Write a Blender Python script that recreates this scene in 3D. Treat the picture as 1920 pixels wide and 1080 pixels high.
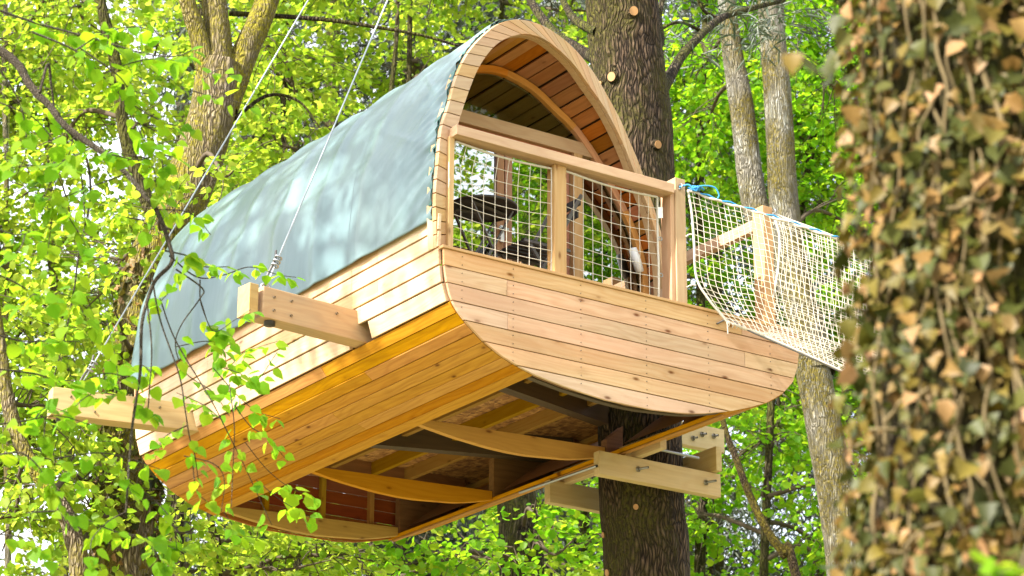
import bpy, bmesh, math, random
import numpy as np
from mathutils import Vector, Matrix
random.seed(7); RNG = np.random.default_rng(11)
for o in list(bpy.data.objects): bpy.data.objects.remove(o)
scene = bpy.context.scene
COL = scene.collection

# ------------------------------------------------------------------ camera, world, sun, exposure
# survey frame: origin = front left top corner of the hull, x along the hull front, y to the back, z up (metres)
FPX = 4709.2; YAW, PIT, ROL = 0.59642796, 0.34614763, -0.00477634
_f = np.array([math.sin(YAW)*math.cos(PIT), math.cos(YAW)*math.cos(PIT), math.sin(PIT)])
_r = np.array([math.cos(YAW), -math.sin(YAW), 0.0]); _d = np.cross(_f, _r)
_c, _s = math.cos(ROL), math.sin(ROL)
RT, DN, FW = _c*_r+_s*_d, -_s*_r+_c*_d, _f
def ray(x, y): return FW + RT*(x-960)/FPX + DN*(y-540)/FPX
CAM = -ray(826.0, 466.7)*17.0
GZ = float(CAM[2]) - 1.6
def pl(x, y, ax, v):
    q = ray(x, y); return CAM + q*((v-CAM[ax])/q[ax])
def vpl(x, y, p0, n):
    q = ray(x, y); return CAM + q*(np.dot(np.asarray(p0)-CAM, n)/np.dot(q, n))
def at(x, y, D): return CAM + ray(x, y)*D

cd = bpy.data.cameras.new('camera'); cam = bpy.data.objects.new('camera', cd); COL.objects.link(cam)
cd.sensor_width = 36.0; cd.lens = FPX/1920*36.0; cd.clip_start = 0.1; cd.clip_end = 3000
cam.matrix_world = Matrix(((RT[0], -DN[0], -FW[0], CAM[0]), (RT[1], -DN[1], -FW[1], CAM[1]), (RT[2], -DN[2], -FW[2], CAM[2]), (0, 0, 0, 1)))
cd.dof.use_dof = True; cd.dof.focus_distance = 18.3; cd.dof.aperture_fstop = 3.9
scene.camera = cam
SUN = np.array([-0.80, -0.06, 0.62]); SUN /= np.linalg.norm(SUN)      # towards the sun
W = bpy.data.worlds.new('World'); scene.world = W; W.use_nodes = True
nt = W.node_tree; bg = nt.nodes['Background']
sky = nt.nodes.new('ShaderNodeTexSky'); sky.sky_type = 'NISHITA'; sky.sun_disc = False
sky.sun_elevation = math.asin(SUN[2]); sky.sun_rotation = math.atan2(SUN[0], SUN[1])
sky.air_density = 1.0; sky.dust_density = 2.5; sky.ozone_density = 1.0
tcw = nt.nodes.new('ShaderNodeTexCoord'); cn = nt.nodes.new('ShaderNodeTexNoise'); cn.inputs['Scale'].default_value = 2.2; cn.inputs['Detail'].default_value = 6
nt.links.new(tcw.outputs['Generated'], cn.inputs['Vector']); cr = nt.nodes.new('ShaderNodeValToRGB'); nt.links.new(cn.outputs[0], cr.inputs[0])
cr.color_ramp.elements[0].position = .35; cr.color_ramp.elements[0].color = (.25, .25, .25, 1); cr.color_ramp.elements[1].position = .6; cr.color_ramp.elements[1].color = (.85, .85, .85, 1)
cm = nt.nodes.new('ShaderNodeMix'); cm.data_type = 'RGBA'; nt.links.new(cr.outputs[0], cm.inputs[0]); nt.links.new(sky.outputs[0], cm.inputs[6]); cm.inputs[7].default_value = (6.2, 6.3, 6.6, 1)   # thin bright spring cloud
nt.links.new(cm.outputs[2], bg.inputs[0]); bg.inputs[1].default_value = 0.15
sl = bpy.data.lights.new('sun', 'SUN'); sl.energy = 5.0; sl.angle = math.radians(0.55); sl.color = (1.0, 0.95, 0.86)
so = bpy.data.objects.new('sun', sl); COL.objects.link(so)
so.rotation_euler = Vector(SUN).to_track_quat('Z', 'Y').to_euler()
scene.view_settings.view_transform = 'Standard'; scene.view_settings.look = 'None'
scene.view_settings.gamma = 1.0; scene.view_settings.use_curve_mapping = False
scene.view_settings.exposure = 1.72
scene.cycles.max_bounces = 10; scene.cycles.diffuse_bounces = 5; scene.cycles.transparent_max_bounces = 12
scene.cycles.transmission_bounces = 6; scene.cycles.use_denoising = True
scene.cycles.caustics_reflective = False; scene.cycles.caustics_refractive = False

# ------------------------------------------------------------------ object helpers
def link(name, data, parent=None):
    o = bpy.data.objects.new(name, data); COL.objects.link(o)
    if parent is not None: o.parent = parent
    return o
def tag(o, label=None, cat=None, group=None, kind=None):
    if label: o['label'] = label
    if cat: o['category'] = cat
    if group: o['group'] = group
    if kind: o['kind'] = kind
    return o
def empty(name, loc, label, cat, group=None, parent=None):
    o = link(name, None, parent); o.empty_display_size = 0.2; o.location = [float(v) for v in loc]
    return tag(o, label, cat, group)
def local(o, pts):
    """survey points -> coordinates below an untransformed-rotation parent"""
    return np.asarray(pts, float) - np.array(o.location) if o is not None else np.asarray(pts, float)
def sub(part, *kids):
    """hang finished pieces below a part without moving them"""
    bpy_inv = part.matrix_basis.inverted()
    for k in kids: k.parent = part; k.matrix_parent_inverse = bpy_inv
def np_mesh(name, V, faces, mat, smooth=False, midx=None):
    """faces: list of (n,k) int arrays"""
    me = bpy.data.meshes.new(name); V = np.ascontiguousarray(V, dtype=np.float32)
    me.vertices.add(len(V)); me.vertices.foreach_set('co', V.ravel())
    loops = np.concatenate([f.ravel() for f in faces]).astype(np.int32)
    tot = np.concatenate([np.full(len(f), f.shape[1]) for f in faces]).astype(np.int32)
    st = np.concatenate([[0], np.cumsum(tot)[:-1]]).astype(np.int32)
    me.loops.add(len(loops)); me.loops.foreach_set('vertex_index', loops)
    me.polygons.add(len(tot)); me.polygons.foreach_set('loop_start', st); me.polygons.foreach_set('loop_total', tot)
    if smooth: me.polygons.foreach_set('use_smooth', np.ones(len(tot), bool))
    me.update(calc_edges=True); me.validate()
    for m in (mat if isinstance(mat, (list, tuple)) else [mat]): me.materials.append(m)
    if midx is not None: me.polygons.foreach_set('material_index', np.asarray(midx, np.int32))
    return me
def obj_np(name, V, faces, mat, parent=None, smooth=False, kind=None):
    o = link(name, np_mesh(name, local(parent, V) if parent is not None else V, faces, mat, smooth), parent)
    if kind: o['kind'] = kind
    return o
def bevel(o, w=0.004, seg=2):
    m = o.modifiers.new('edge', 'BEVEL'); m.width = w; m.segments = seg; m.limit_method = 'ANGLE'; m.angle_limit = math.radians(40)
def framed(name, V, F, mat, parent, X, Zn, bev=0.0):
    """mesh object whose local x runs along X (grain) and local z along Zn, origin at the middle"""
    V = np.asarray(V, float); c = V.mean(0)
    X = np.asarray(X, float); X = X/np.linalg.norm(X); Zn = np.asarray(Zn, float); Zn = Zn - X*np.dot(X, Zn); Zn /= np.linalg.norm(Zn)
    Y = np.cross(Zn, X); M = np.array([X, Y, Zn])
    L = (V-c) @ M.T
    me = bpy.data.meshes.new(name); me.from_pydata(L.tolist(), [], [list(map(int, f)) for f in F]); me.update(); me.materials.append(mat)
    o = link(name, me, parent)
    t = c - (np.array(parent.location) if parent is not None and parent.parent is None else 0)
    o.matrix_local = Matrix(((X[0], Y[0], Zn[0], t[0]), (X[1], Y[1], Zn[1], t[1]), (X[2], Y[2], Zn[2], t[2]), (0, 0, 0, 1)))
    if bev: bevel(o, bev)
    return o
def prism(name, poly, n, mat, parent, X, bev=0.0, Zn=None):
    """poly: planar survey points; extruded by vector n"""
    P = np.asarray(poly, float); n = np.asarray(n, float); k = len(P)
    nn = np.zeros(3)
    for i in range(k): nn += np.cross(P[i]-P.mean(0), P[(i+1) % k]-P.mean(0))
    if np.dot(nn, n) > 0: P = P[::-1]
    V = np.concatenate([P, P+n]); F = [list(range(k)), list(range(2*k-1, k-1, -1))]
    F += [[i, i+k, (i+1) % k+k, (i+1) % k] for i in range(k)]
    return framed(name, V, F, mat, parent, X, n if Zn is None else Zn, bev)
def box(name, c, X, Y, Z, dims, mat, parent, bev=0.0):
    c = np.asarray(c, float); X, Y, Z = [np.asarray(a, float)/np.linalg.norm(a) for a in (X, Y, Z)]
    a, b, d = [v/2 for v in dims]
    P = [c-X*a-Y*b-Z*d, c+X*a-Y*b-Z*d, c+X*a+Y*b-Z*d, c-X*a+Y*b-Z*d]
    return prism(name, P, Z*2*d, mat, parent, X, bev)
def abox(name, lo, hi, mat, parent, along=0, bev=0.0):
    lo, hi = np.asarray(lo, float), np.asarray(hi, float); ax = np.eye(3)
    order = [along, (along+1) % 3, (along+2) % 3]
    return box(name, (lo+hi)/2, ax[order[0]], ax[order[1]], ax[order[2]], [(hi-lo)[i] for i in order], mat, parent, bev)
def bar(name, a, b, w, h, mat, parent, up=(0, 0, 1), bev=0.0):
    a, b = np.asarray(a, float), np.asarray(b, float); X = b-a; L = np.linalg.norm(X); X /= L
    up = np.asarray(up, float); Z = up-X*np.dot(up, X); Z /= np.linalg.norm(Z); Y = np.cross(Z, X)
    return box(name, (a+b)/2, X, Y, Z, (L, w, h), mat, parent, bev)
def catmull(P, n):
    P = np.asarray(P, float)
    if len(P) == 2: return P[0]+(P[1]-P[0])*np.linspace(0, 1, n)[:, None]
    Q = np.vstack([2*P[0]-P[1], P, 2*P[-1]-P[-2]]); u = np.linspace(0, len(P)-1-1e-9, n); i = u.astype(int); t = (u-i)[:, None]
    a, b, c, d = Q[i], Q[i+1], Q[i+2], Q[i+3]
    return 0.5*(2*b+(c-a)*t+(2*a-5*b+4*c-d)*t*t+(3*b-a-3*c+d)*t**3)
def tube_geo(P, R, k=6, off=0):
    P = np.asarray(P, float); n = len(P); R = np.broadcast_to(np.asarray(R, float), (n,))
    T = np.gradient(P, axis=0); T /= np.linalg.norm(T, axis=1)[:, None]+1e-12
    ref = np.array([0, 0, 1.0]) if abs(T[:, 2]).mean() < 0.8 else np.array([1.0, 0.2, 0])
    A = np.cross(T, ref); A /= np.linalg.norm(A, axis=1)[:, None]+1e-12; B = np.cross(T, A)
    th = np.arange(k)*2*math.pi/k
    V = (P[:, None]+R[:, None, None]*(np.cos(th)[None, :, None]*A[:, None]+np.sin(th)[None, :, None]*B[:, None])).reshape(-1, 3)
    i = np.arange(n-1)[:, None]*k; j = np.arange(k)[None]; j2 = (j+1) % k
    F = np.stack([i+j, i+j2, i+k+j2, i+k+j], -1).reshape(-1, 4)+off
    return V, F
class Tubes:
    def __init__(s): s.V = []; s.F = []; s.n = 0
    def add(s, P, R, k=6):
        V, F = tube_geo(P, R, k, s.n); s.V.append(V); s.F.append(F); s.n += len(V)
    def build(s, name, mat, parent=None, kind=None, smooth=True):
        return obj_np(name, np.concatenate(s.V), [np.concatenate(s.F)], mat, parent, smooth, kind)
# value noise in numpy
def _hash(i, j, k, seed):
    h = (i*374761393 + j*668265263 + k*2147483647 + seed*1274126177) & 0xffffffff
    h = ((h ^ (h >> 13))*1274126177) & 0xffffffff
    return ((h ^ (h >> 16)) & 0xffff)/65535.0
def vnoise(P, seed=0):
    P = np.asarray(P, float); I = np.floor(P).astype(np.int64); f = P-I; f = f*f*(3-2*f); r = 0
    for dx in (0, 1):
        for dy in (0, 1):
            for dz in (0, 1):
                w = (f[:, 0] if dx else 1-f[:, 0])*(f[:, 1] if dy else 1-f[:, 1])*(f[:, 2] if dz else 1-f[:, 2])
                r = r+w*_hash(I[:, 0]+dx, I[:, 1]+dy, I[:, 2]+dz, seed)
    return r*2-1
def fbm(P, o=4, seed=0):
    r = 0; a = 1
    for i in range(o): r = r+a*vnoise(np.asarray(P)*2**i, seed+i); a *= .5
    return r

# ------------------------------------------------------------------ materials
class NT:
    def __init__(s, name):
        s.m = bpy.data.materials.new(name); s.m.use_nodes = True; s.t = s.m.node_tree
        s.b = s.t.nodes['Principled BSDF']; s.out = s.t.nodes['Material Output']
    def n(s, typ, **kw):
        nd = s.t.nodes.new('ShaderNode'+typ)
        for k, v in kw.items():
            if k.startswith('i_'):
                key = k[2:]; key = int(key) if key.isdigit() else key.replace('_', ' ')
                sock = nd.inputs[key]
                if isinstance(v, bpy.types.NodeSocket): s.t.links.new(v, sock)
                else: sock.default_value = v
            else: setattr(nd, k, v)
        return nd
    def l(s, a, b): s.t.links.new(a, b)
    def ramp(s, fac, stops, interp='LINEAR'):
        r = s.n('ValToRGB'); s.l(fac, r.inputs[0]); e = r.color_ramp.elements; r.color_ramp.interpolation = interp
        while len(e) < len(stops): e.new(0.5)
        for el, (p, c) in zip(e, stops): el.position = p; el.color = (*c, 1) if len(c) == 3 else c
        return r.outputs[0]
    def mix(s, fac, a, b, blend='MIX'):
        m = s.n('Mix', data_type='RGBA', blend_type=blend)
        for v, i in ((fac, 0), (a, 6), (b, 7)):
            if isinstance(v, bpy.types.NodeSocket): s.l(v, m.inputs[i])
            else: m.inputs[i].default_value = v if i == 0 else ((*v, 1) if len(v) == 3 else v)
        return m.outputs[2]
    def math(s, op, a, b=0.0, clamp=False):
        m = s.n('Math', operation=op, use_clamp=clamp)
        for v, i in ((a, 0), (b, 1)):
            if isinstance(v, bpy.types.NodeSocket): s.l(v, m.inputs[i])
            else: m.inputs[i].default_value = v
        return m.outputs[0]
    def vmul(s, v, sc, add=None):
        m = s.n('VectorMath', operation='MULTIPLY_ADD'); s.l(v, m.inputs[0]); m.inputs[1].default_value = sc
        if add is not None: s.l(add, m.inputs[2])
        return m.outputs[0]
    def bump(s, h, strength=0.3, dist=0.01, to=None):
        b = s.n('Bump'); b.inputs['Strength'].default_value = strength; b.inputs['Distance'].default_value = dist
        s.l(h, b.inputs['Height']); s.l(b.outputs[0], (to or s.b).inputs['Normal']); return b

def wood(name, c1, c2, dark, rough=0.6, knots=1.0, var=0.22, hue=0.015, grain=1.0, spec=0.3, weather=0.0, red=None):
    """boards: grain along local x, every object with its own shade and its own piece of the grain"""
    T = NT(name); tc = T.n('TexCoord').outputs['Object']; oi = T.n('ObjectInfo'); rnd = oi.outputs['Random']
    off = T.n('CombineXYZ'); T.l(T.math('MULTIPLY', rnd, 137.0), off.inputs[0]); T.l(T.math('MULTIPLY', rnd, 71.0), off.inputs[1]); T.l(T.math('MULTIPLY', rnd, 33.0), off.inputs[2])
    warp = T.n('TexNoise', i_Scale=1.0, i_Detail=2.0, i_Vector=T.vmul(tc, (1.1, 5.0, 5.0), off.outputs[0]))
    g1 = T.n('TexNoise', i_Scale=1.0, i_Detail=5.0, i_Roughness=0.65, i_Distortion=0.4, i_Vector=T.vmul(tc, (1.3, 42.0, 42.0), off.outputs[0]))
    # growth rings: bands across the board, bent by slow noise
    y = T.n('SeparateXYZ', i_0=tc)
    ph = T.math('ADD', T.math('MULTIPLY', y.outputs[1], 130.0), T.math('MULTIPLY', warp.outputs[0], 46.0))
    ph = T.math('ADD', ph, T.math('MULTIPLY', y.outputs[2], 60.0))
    ring = T.math('MULTIPLY_ADD', T.math('SINE', T.math('ADD', ph, T.math('MULTIPLY', rnd, 40.0))), 0.5); 
    ring.node.inputs[2].default_value = 0.5
    ring = T.math('POWER', ring, 2.0)
    base = T.mix(T.math('MULTIPLY', ring, 0.55*grain), c1, c2)
    fine = T.ramp(g1.outputs[0], [(0.35, (0, 0, 0)), (0.7, (1, 1, 1))])
    base = T.mix(T.math('MULTIPLY', fine, 0.32*grain), base, dark)
    if red: 
        n = T.n('TexNoise', i_Scale=1.0, i_Detail=1.0, i_Vector=T.vmul(tc, (0.7, 3.0, 3.0), off.outputs[0]))
        base = T.mix(T.ramp(n.outputs[0], [(0.48, (0, 0, 0)), (0.75, (.7, .7, .7))]), base, red)
    # knots: oval, sparse, with a ring of darker grain
    vv = T.n('TexVoronoi', i_Scale=1.0, i_Randomness=1.0, i_Vector=T.vmul(tc, (4.2, 10.0, 3.0), off.outputs[0]))
    pick = T.n('SeparateColor', i_0=vv.outputs['Color'])
    on = T.math('GREATER_THAN', pick.outputs[0], 0.5)
    k1 = T.math('MULTIPLY', T.ramp(vv.outputs['Distance'], [(0.05, (1, 1, 1)), (0.16, (0, 0, 0))]), on)
    k2 = T.math('MULTIPLY', T.ramp(vv.outputs['Distance'], [(0.04, (1, 1, 1)), (0.38, (0, 0, 0))]), on)
    base = T.mix(T.math('MULTIPLY', k2, 0.30*knots), base, dark)
    base = T.mix(T.math('MULTIPLY', k1, 0.85*knots), base, (dark[0]*.45, dark[1]*.33, dark[2]*.25))
    if weather:
        n = T.n('TexNoise', i_Scale=2.5, i_Detail=5.0, i_Vector=T.vmul(tc, (1, 2.0, 2.0), off.outputs[0]))
        base = T.mix(T.math('MULTIPLY', T.ramp(n.outputs[0], [(0.45, (0, 0, 0)), (0.7, (1, 1, 1))]), weather), base, (0.20, 0.19, 0.14))
    hsv = T.n('HueSaturation', i_Color=base)
    wn = T.n('TexWhiteNoise', noise_dimensions='1D'); T.l(rnd, wn.inputs['W']); sp = T.n('SeparateColor', i_0=wn.outputs['Color'])
    def mad(v, m, a):
        x = T.math('MULTIPLY_ADD', v, m); x.node.inputs[2].default_value = a; return x
    T.l(mad(sp.outputs[0], var*2, 1-var), hsv.inputs['Value']); T.l(mad(sp.outputs[1], hue*2, 0.5-hue), hsv.inputs['Hue'])
    T.l(mad(sp.outputs[2], 0.3, 0.85), hsv.inputs['Saturation'])
    T.l(hsv.outputs[0], T.b.inputs['Base Color'])
    T.b.inputs['Roughness'].default_value = rough; T.b.inputs['Specular IOR Level'].default_value = spec
    T.bump(T.math('SUBTRACT', g1.outputs[0], T.math('MULTIPLY', k1, 0.6)), 0.25, 0.004)
    return T.m
M = {}
M['front'] = wood('larch_boards', (0.57, 0.385, 0.24), (0.51, 0.315, 0.18), (0.33, 0.175, 0.085), knots=1.15, var=0.09, hue=0.012, grain=1.3, spec=.15, red=(0.54, 0.29, 0.175))
M['side'] = wood('pine_cladding', (0.62, 0.43, 0.25), (0.54, 0.34, 0.18), (0.36, 0.19, 0.085), knots=0.8, var=0.09, hue=0.01)
M['hull'] = wood('bounce_toned_hull_boards', (0.50, 0.24, 0.025), (0.42, 0.185, 0.017), (0.22, 0.08, 0.009), rough=0.6, spec=.05, knots=1.1, var=0.09, hue=0.008, grain=1.4)  # same wood as above; warm bounce from the ground put into its colour
M['rib'] = wood('yellow_rib_timber', (0.52, 0.28, 0.036), (0.46, 0.235, 0.028), (0.30, 0.13, 0.018), knots=1.0, var=0.08, spec=.05)
M['brown'] = wood('brown_timber', (0.23, 0.10, 0.035), (0.17, 0.07, 0.024), (0.09, 0.035, 0.012), knots=0.5, var=0.2)
M['joist'] = wood('joist_timber', (0.34, 0.18, 0.05), (0.29, 0.14, 0.035), (0.17, 0.08, 0.02), knots=0.6, var=0.1, spec=.05)
M['dark'] = wood('dark_beam_timber', (0.075, 0.045, 0.02), (0.06, 0.035, 0.016), (0.03, 0.018, 0.01), knots=0.3, var=0.15)  # very dark brown timber tone for cross beams, front rib and lining
M['post'] = wood('post_timber', (0.50, 0.325, 0.175), (0.44, 0.26, 0.13), (0.32, 0.17, 0.08), knots=0.9, var=0.08, hue=0.01)
M['arch'] = wood('arch_boards', (0.53, 0.355, 0.20), (0.47, 0.29, 0.15), (0.36, 0.19, 0.09), knots=0.35, var=0.08, hue=0.008)
M['soffit'] = wood('red_soffit_boards', (0.50, 0.21, 0.06), (0.41, 0.155, 0.04), (0.22, 0.075, 0.02), rough=0.5, knots=0.8, var=0.26, hue=0.018)
M['rim'] = wood('orange_rim_timber', (0.62, 0.31, 0.085), (0.55, 0.26, 0.065), (0.36, 0.15, 0.04), knots=0.4, var=0.06)
M['door'] = wood('red_brown_door_frame', (0.36, 0.15, 0.07), (0.31, 0.12, 0.055), (0.2, 0.075, 0.035), rough=0.4, knots=0.15, var=0.06)
M['beam'] = wood('weathered_beam', (0.48, 0.32, 0.15), (0.42, 0.255, 0.11), (0.24, 0.13, 0.06), knots=0.8, var=0.08, weather=0.25)
M['clamp'] = wood('pale_clamp_beam', (0.56, 0.42, 0.22), (0.50, 0.35, 0.165), (0.31, 0.2, 0.09), knots=0.7, var=0.08, weather=0.2)
M['inner'] = wood('reddish_inner_boards', (0.33, 0.10, 0.03), (0.27, 0.08, 0.024), (0.14, 0.04, 0.013), knots=0.5, var=0.14)

def plain(name, col, rough=0.5, metal=0.0, noise=0.0, scale=8.0, spec=0.5):
    T = NT(name); T.b.inputs['Roughness'].default_value = rough; T.b.inputs['Metallic'].default_value = metal
    T.b.inputs['Specular IOR Level'].default_value = spec
    if noise:
        tc = T.n('TexCoord').outputs['Object']; n = T.n('TexNoise', i_Scale=scale, i_Detail=5.0, i_Vector=tc)
        T.l(T.mix(n.outputs[0], tuple(c*(1-noise) for c in col), tuple(min(1, c*(1+noise)) for c in col)), T.b.inputs['Base Color'])
        T.bump(n.outputs[0], 0.2, 0.004)
    else: T.b.inputs['Base Color'].default_value = (*col, 1)
    return T.m
M['steel'] = plain('galvanised_steel', (0.34, 0.35, 0.36), 0.4, 1.0, 0.15, 40)
M['black'] = plain('black_metal', (0.022, 0.017, 0.014), 0.45, 0.0, 0.2, 20)
M['greybar'] = plain('grey_painted_bar', (0.10, 0.09, 0.085), 0.45, 0.0, 0.2, 20)
M['white'] = plain('white_plastic', (0.78, 0.78, 0.76), 0.4, 0.0, 0.05, 10)
M['net'] = plain('white_net_cord', (0.60, 0.54, 0.44), 0.8, 0.0, 0.12, 30)
M['rope'] = plain('white_rope', (0.52, 0.48, 0.41), 0.85, 0.0, 0.15, 60)
M['blue'] = plain('blue_rope', (0.03, 0.24, 0.52), 0.7, 0.0, 0.25, 60)
M['cable'] = plain('pale_cable', (0.36, 0.40, 0.44), 0.45, 0.0, 0.12, 40)
M['strap'] = plain('grey_strap', (0.42, 0.45, 0.46), 0.6, 0.0, 0.15, 30)
M['cut'] = plain('fresh_cut_wood', (0.34, 0.175, 0.06), 0.7, 0.0, 0.2, 14)
M['red'] = plain('dark_red_cap', (0.12, 0.02, 0.018), 0.4, 0.0, 0.1, 20)
M['gap'] = plain('dark_backing_felt', (0.16, 0.075, 0.03), 0.9, 0.0, 0.2, 9)

def osb():
    T = NT('chip_board'); tc = T.n('TexCoord').outputs['Object']
    a = T.n('TexVoronoi', i_Scale=1.0, i_Vector=T.vmul(tc, (16.0, 34.0, 16.0))); b = T.n('TexVoronoi', i_Scale=1.0, i_Vector=T.vmul(tc, (36.0, 15.0, 20.0)))
    s1 = T.n('SeparateColor', i_0=a.outputs['Color']); s2 = T.n('SeparateColor', i_0=b.outputs['Color'])
    f = T.math('MULTIPLY', T.math('ADD', s1.outputs[0], s2.outputs[1]), 0.5)
    T.l(T.ramp(f, [(0.15, (0.15, 0.06, 0.02)), (0.5, (0.33, 0.15, 0.045)), (0.85, (0.52, 0.28, 0.10))]), T.b.inputs['Base Color'])
    T.b.inputs['Roughness'].default_value = 0.7; T.bump(f, 0.5, 0.004); return T.m
M['osb'] = osb()
def tarp():
    T = NT('grey_green_tarpaulin'); tc = T.n('TexCoord').outputs['Object']
    n = T.n('TexNoise', i_Scale=1.6, i_Detail=4.0, i_Vector=tc); n2 = T.n('TexNoise', i_Scale=1.0, i_Detail=3.0, i_Vector=T.vmul(tc, (0.9, 4.5, 0.9)))
    col = T.mix(T.ramp(n.outputs[0], [(0.3, (0, 0, 0)), (0.7, (1, 1, 1))]), (0.092, 0.146, 0.160), (0.122, 0.178, 0.174))
    sp = T.n('TexNoise', i_Scale=38.0, i_Detail=2.0, i_Vector=T.vmul(tc, (1.0, 1.0, 0.35)))
    pn = T.n('TexNoise', i_Scale=2.2, i_Detail=2.0, i_Vector=tc)
    stain = T.math('MULTIPLY', T.ramp(sp.outputs[0], [(0.66, (0, 0, 0)), (0.74, (1, 1, 1))]), T.ramp(pn.outputs[0], [(0.5, (0, 0, 0)), (0.65, (1, 1, 1))]))
    col = T.mix(T.math('MULTIPLY', stain, 0.4), col, (0.06, 0.11, 0.11))
    yy = T.n('SeparateXYZ', i_0=tc); wn = T.n('TexWhiteNoise', noise_dimensions='1D'); T.l(T.math('FLOOR', T.math('MULTIPLY', yy.outputs[1], 1.9)), wn.inputs['W'])
    col = T.mix(T.math('MULTIPLY', wn.outputs['Value'], .5), col, (0.066, 0.122, 0.128))       # widths of cloth
    T.l(col, T.b.inputs['Base Color']); T.b.inputs['Roughness'].default_value = 0.36; T.b.inputs['Specular IOR Level'].default_value = 0.5
    h = T.math('ADD', T.math('MULTIPLY', n2.outputs[0], 1.0), T.math('MULTIPLY', T.n('TexNoise', i_Scale=300.0, i_Vector=tc).outputs[0], 0.03))
    T.bump(h, 0.22, 0.03); return T.m
M['tarp'] = tarp()
M['hem'] = plain('dark_green_hem', (0.035, 0.12, 0.10), 0.45, 0.0, 0.25, 12)
def glass(nm='tinted_window_glass', tint=(0.42, 0.47, 0.36, 1), ior=6.0):
    T = NT(nm); T.t.nodes.remove(T.b)
    tr = T.n('BsdfTransparent'); tr.inputs[0].default_value = tint
    gl = T.n('BsdfGlossy'); gl.inputs['Roughness'].default_value = 0.0; gl.inputs[0].default_value = (0.93, 0.97, 0.93, 1)
    fr = T.n('Fresnel'); fr.inputs[0].default_value = ior
    mx = T.n('MixShader'); T.l(fr.outputs[0], mx.inputs[0]); T.l(tr.outputs[0], mx.inputs[1]); T.l(gl.outputs[0], mx.inputs[2]); T.l(mx.outputs[0], T.out.inputs[0])
    return T.m
M['glass'] = glass()
M['clear'] = glass('clear_gable_glass', (.80, .82, .62, 1), 1.25)

def bark(name, c_lo, c_hi, ridge=(0.012, 0.008, 0.005), moss=None, moss_amt=0.4, vs=1.0, zs=1.0, light=None, light_amt=0.0):
    T = NT(name); tc = T.n('TexCoord').outputs['Object']
    w = T.n('TexNoise', i_Scale=3.0, i_Detail=2.0, i_Vector=tc)
    wv = T.n('VectorMath', operation='MULTIPLY_ADD'); T.l(w.outputs['Color'], wv.inputs[0]); wv.inputs[1].default_value = (0.14, 0.14, 0.2); T.l(tc, wv.inputs[2])
    v = T.n('TexVoronoi', feature='DISTANCE_TO_EDGE', i_Scale=1.0, i_Vector=T.vmul(wv.outputs[0], (30*vs, 30*vs, 4.2*vs*zs)))
    n = T.n('TexNoise', i_Scale=1.0, i_Detail=7.0, i_Roughness=0.7, i_Vector=T.vmul(wv.outputs[0], (40*vs, 40*vs, 7*vs*zs)))
    crack = T.ramp(v.outputs['Distance'], [(0.02, (0, 0, 0)), (0.34, (1, 1, 1))])
    h = T.math('MULTIPLY', crack, T.math('ADD', n.outputs[0], 0.35))
    col = T.ramp(n.outputs[0], [(0.3, c_lo), (0.68, c_hi)])
    if light: 
        ln = T.n('TexNoise', i_Scale=2.3, i_Detail=4.0, i_Vector=tc)
        col = T.mix(T.math('MULTIPLY', T.ramp(ln.outputs[0], [(0.45, (0, 0, 0)), (0.62, (1, 1, 1))]), light_amt), col, light)
    col = T.mix(T.math('SUBTRACT', 1.0, crack), col, ridge)
    if moss:
        mn = T.n('TexNoise', i_Scale=1.0, i_Detail=6.0, i_Roughness=0.65, i_Vector=T.vmul(tc, (2.6, 2.6, 1.2)))
        mm = T.n('TexNoise', i_Scale=40.0, i_Detail=3.0, i_Vector=tc)
        f = T.math('MULTIPLY', T.ramp(mn.outputs[0], [(0.62-moss_amt*0.35, (0, 0, 0)), (0.74-moss_amt*0.3, (1, 1, 1))]), T.ramp(mm.outputs[0], [(0.3, (0.35, 0.35, 0.35)), (0.6, (1, 1, 1))]))
        col = T.mix(f, col, T.ramp(mm.outputs[0], [(0.35, tuple(c*.45 for c in moss)), (0.7, moss)]))
    T.l(col, T.b.inputs['Base Color']); T.b.inputs['Roughness'].default_value = 0.95; T.b.inputs['Specular IOR Level'].default_value = 0.15
    T.bump(h, 1.0, 0.035); return T.m
M['bark_cedar'] = bark('cedar_bark', (0.065, 0.040, 0.024), (0.23, 0.155, 0.098), moss=(0.085, 0.075, 0.016), moss_amt=0.55, vs=1.35)
M['bark_moss'] = bark('mossy_bark', (0.18, 0.135, 0.085), (0.46, 0.38, 0.27), ridge=(0.07, 0.05, 0.03), moss=(0.25, 0.215, 0.02), moss_amt=0.72, vs=1.3, light=(0.46, 0.37, 0.25), light_amt=.55)
M['bark_grey'] = bark('grey_bark', (0.18, 0.16, 0.125), (0.46, 0.43, 0.36), ridge=(0.13, 0.115, 0.085), moss=(0.17, 0.135, 0.025), moss_amt=0.62, vs=1.8, zs=.45, light=(0.52, 0.53, 0.48), light_amt=0.75)
M['bark_dark'] = bark('dark_bark', (0.05, 0.036, 0.022), (0.16, 0.125, 0.08), moss=(0.08, 0.08, 0.014), moss_amt=0.6)
M['bark_thin'] = bark('thin_stem_bark', (0.10, 0.065, 0.035), (0.26, 0.18, 0.11), moss=(0.22, 0.18, 0.02), moss_amt=0.45, vs=4.0)
M['twig'] = plain('twig_bark', (0.085, 0.066, 0.045), 0.9, 0.0, 0.45, 5, 0.1)
M['twig_grey'] = bark('mottled_twig_bark', (0.10, 0.082, 0.058), (0.21, 0.175, 0.13), ridge=(0.07, 0.055, 0.038), vs=5.0, light=(0.36, 0.34, 0.28), light_amt=.75)
M['vine'] = plain('ivy_stem_bark', (0.12, 0.09, 0.045), 0.9, 0.0, 0.5, 9, 0.1)

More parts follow.
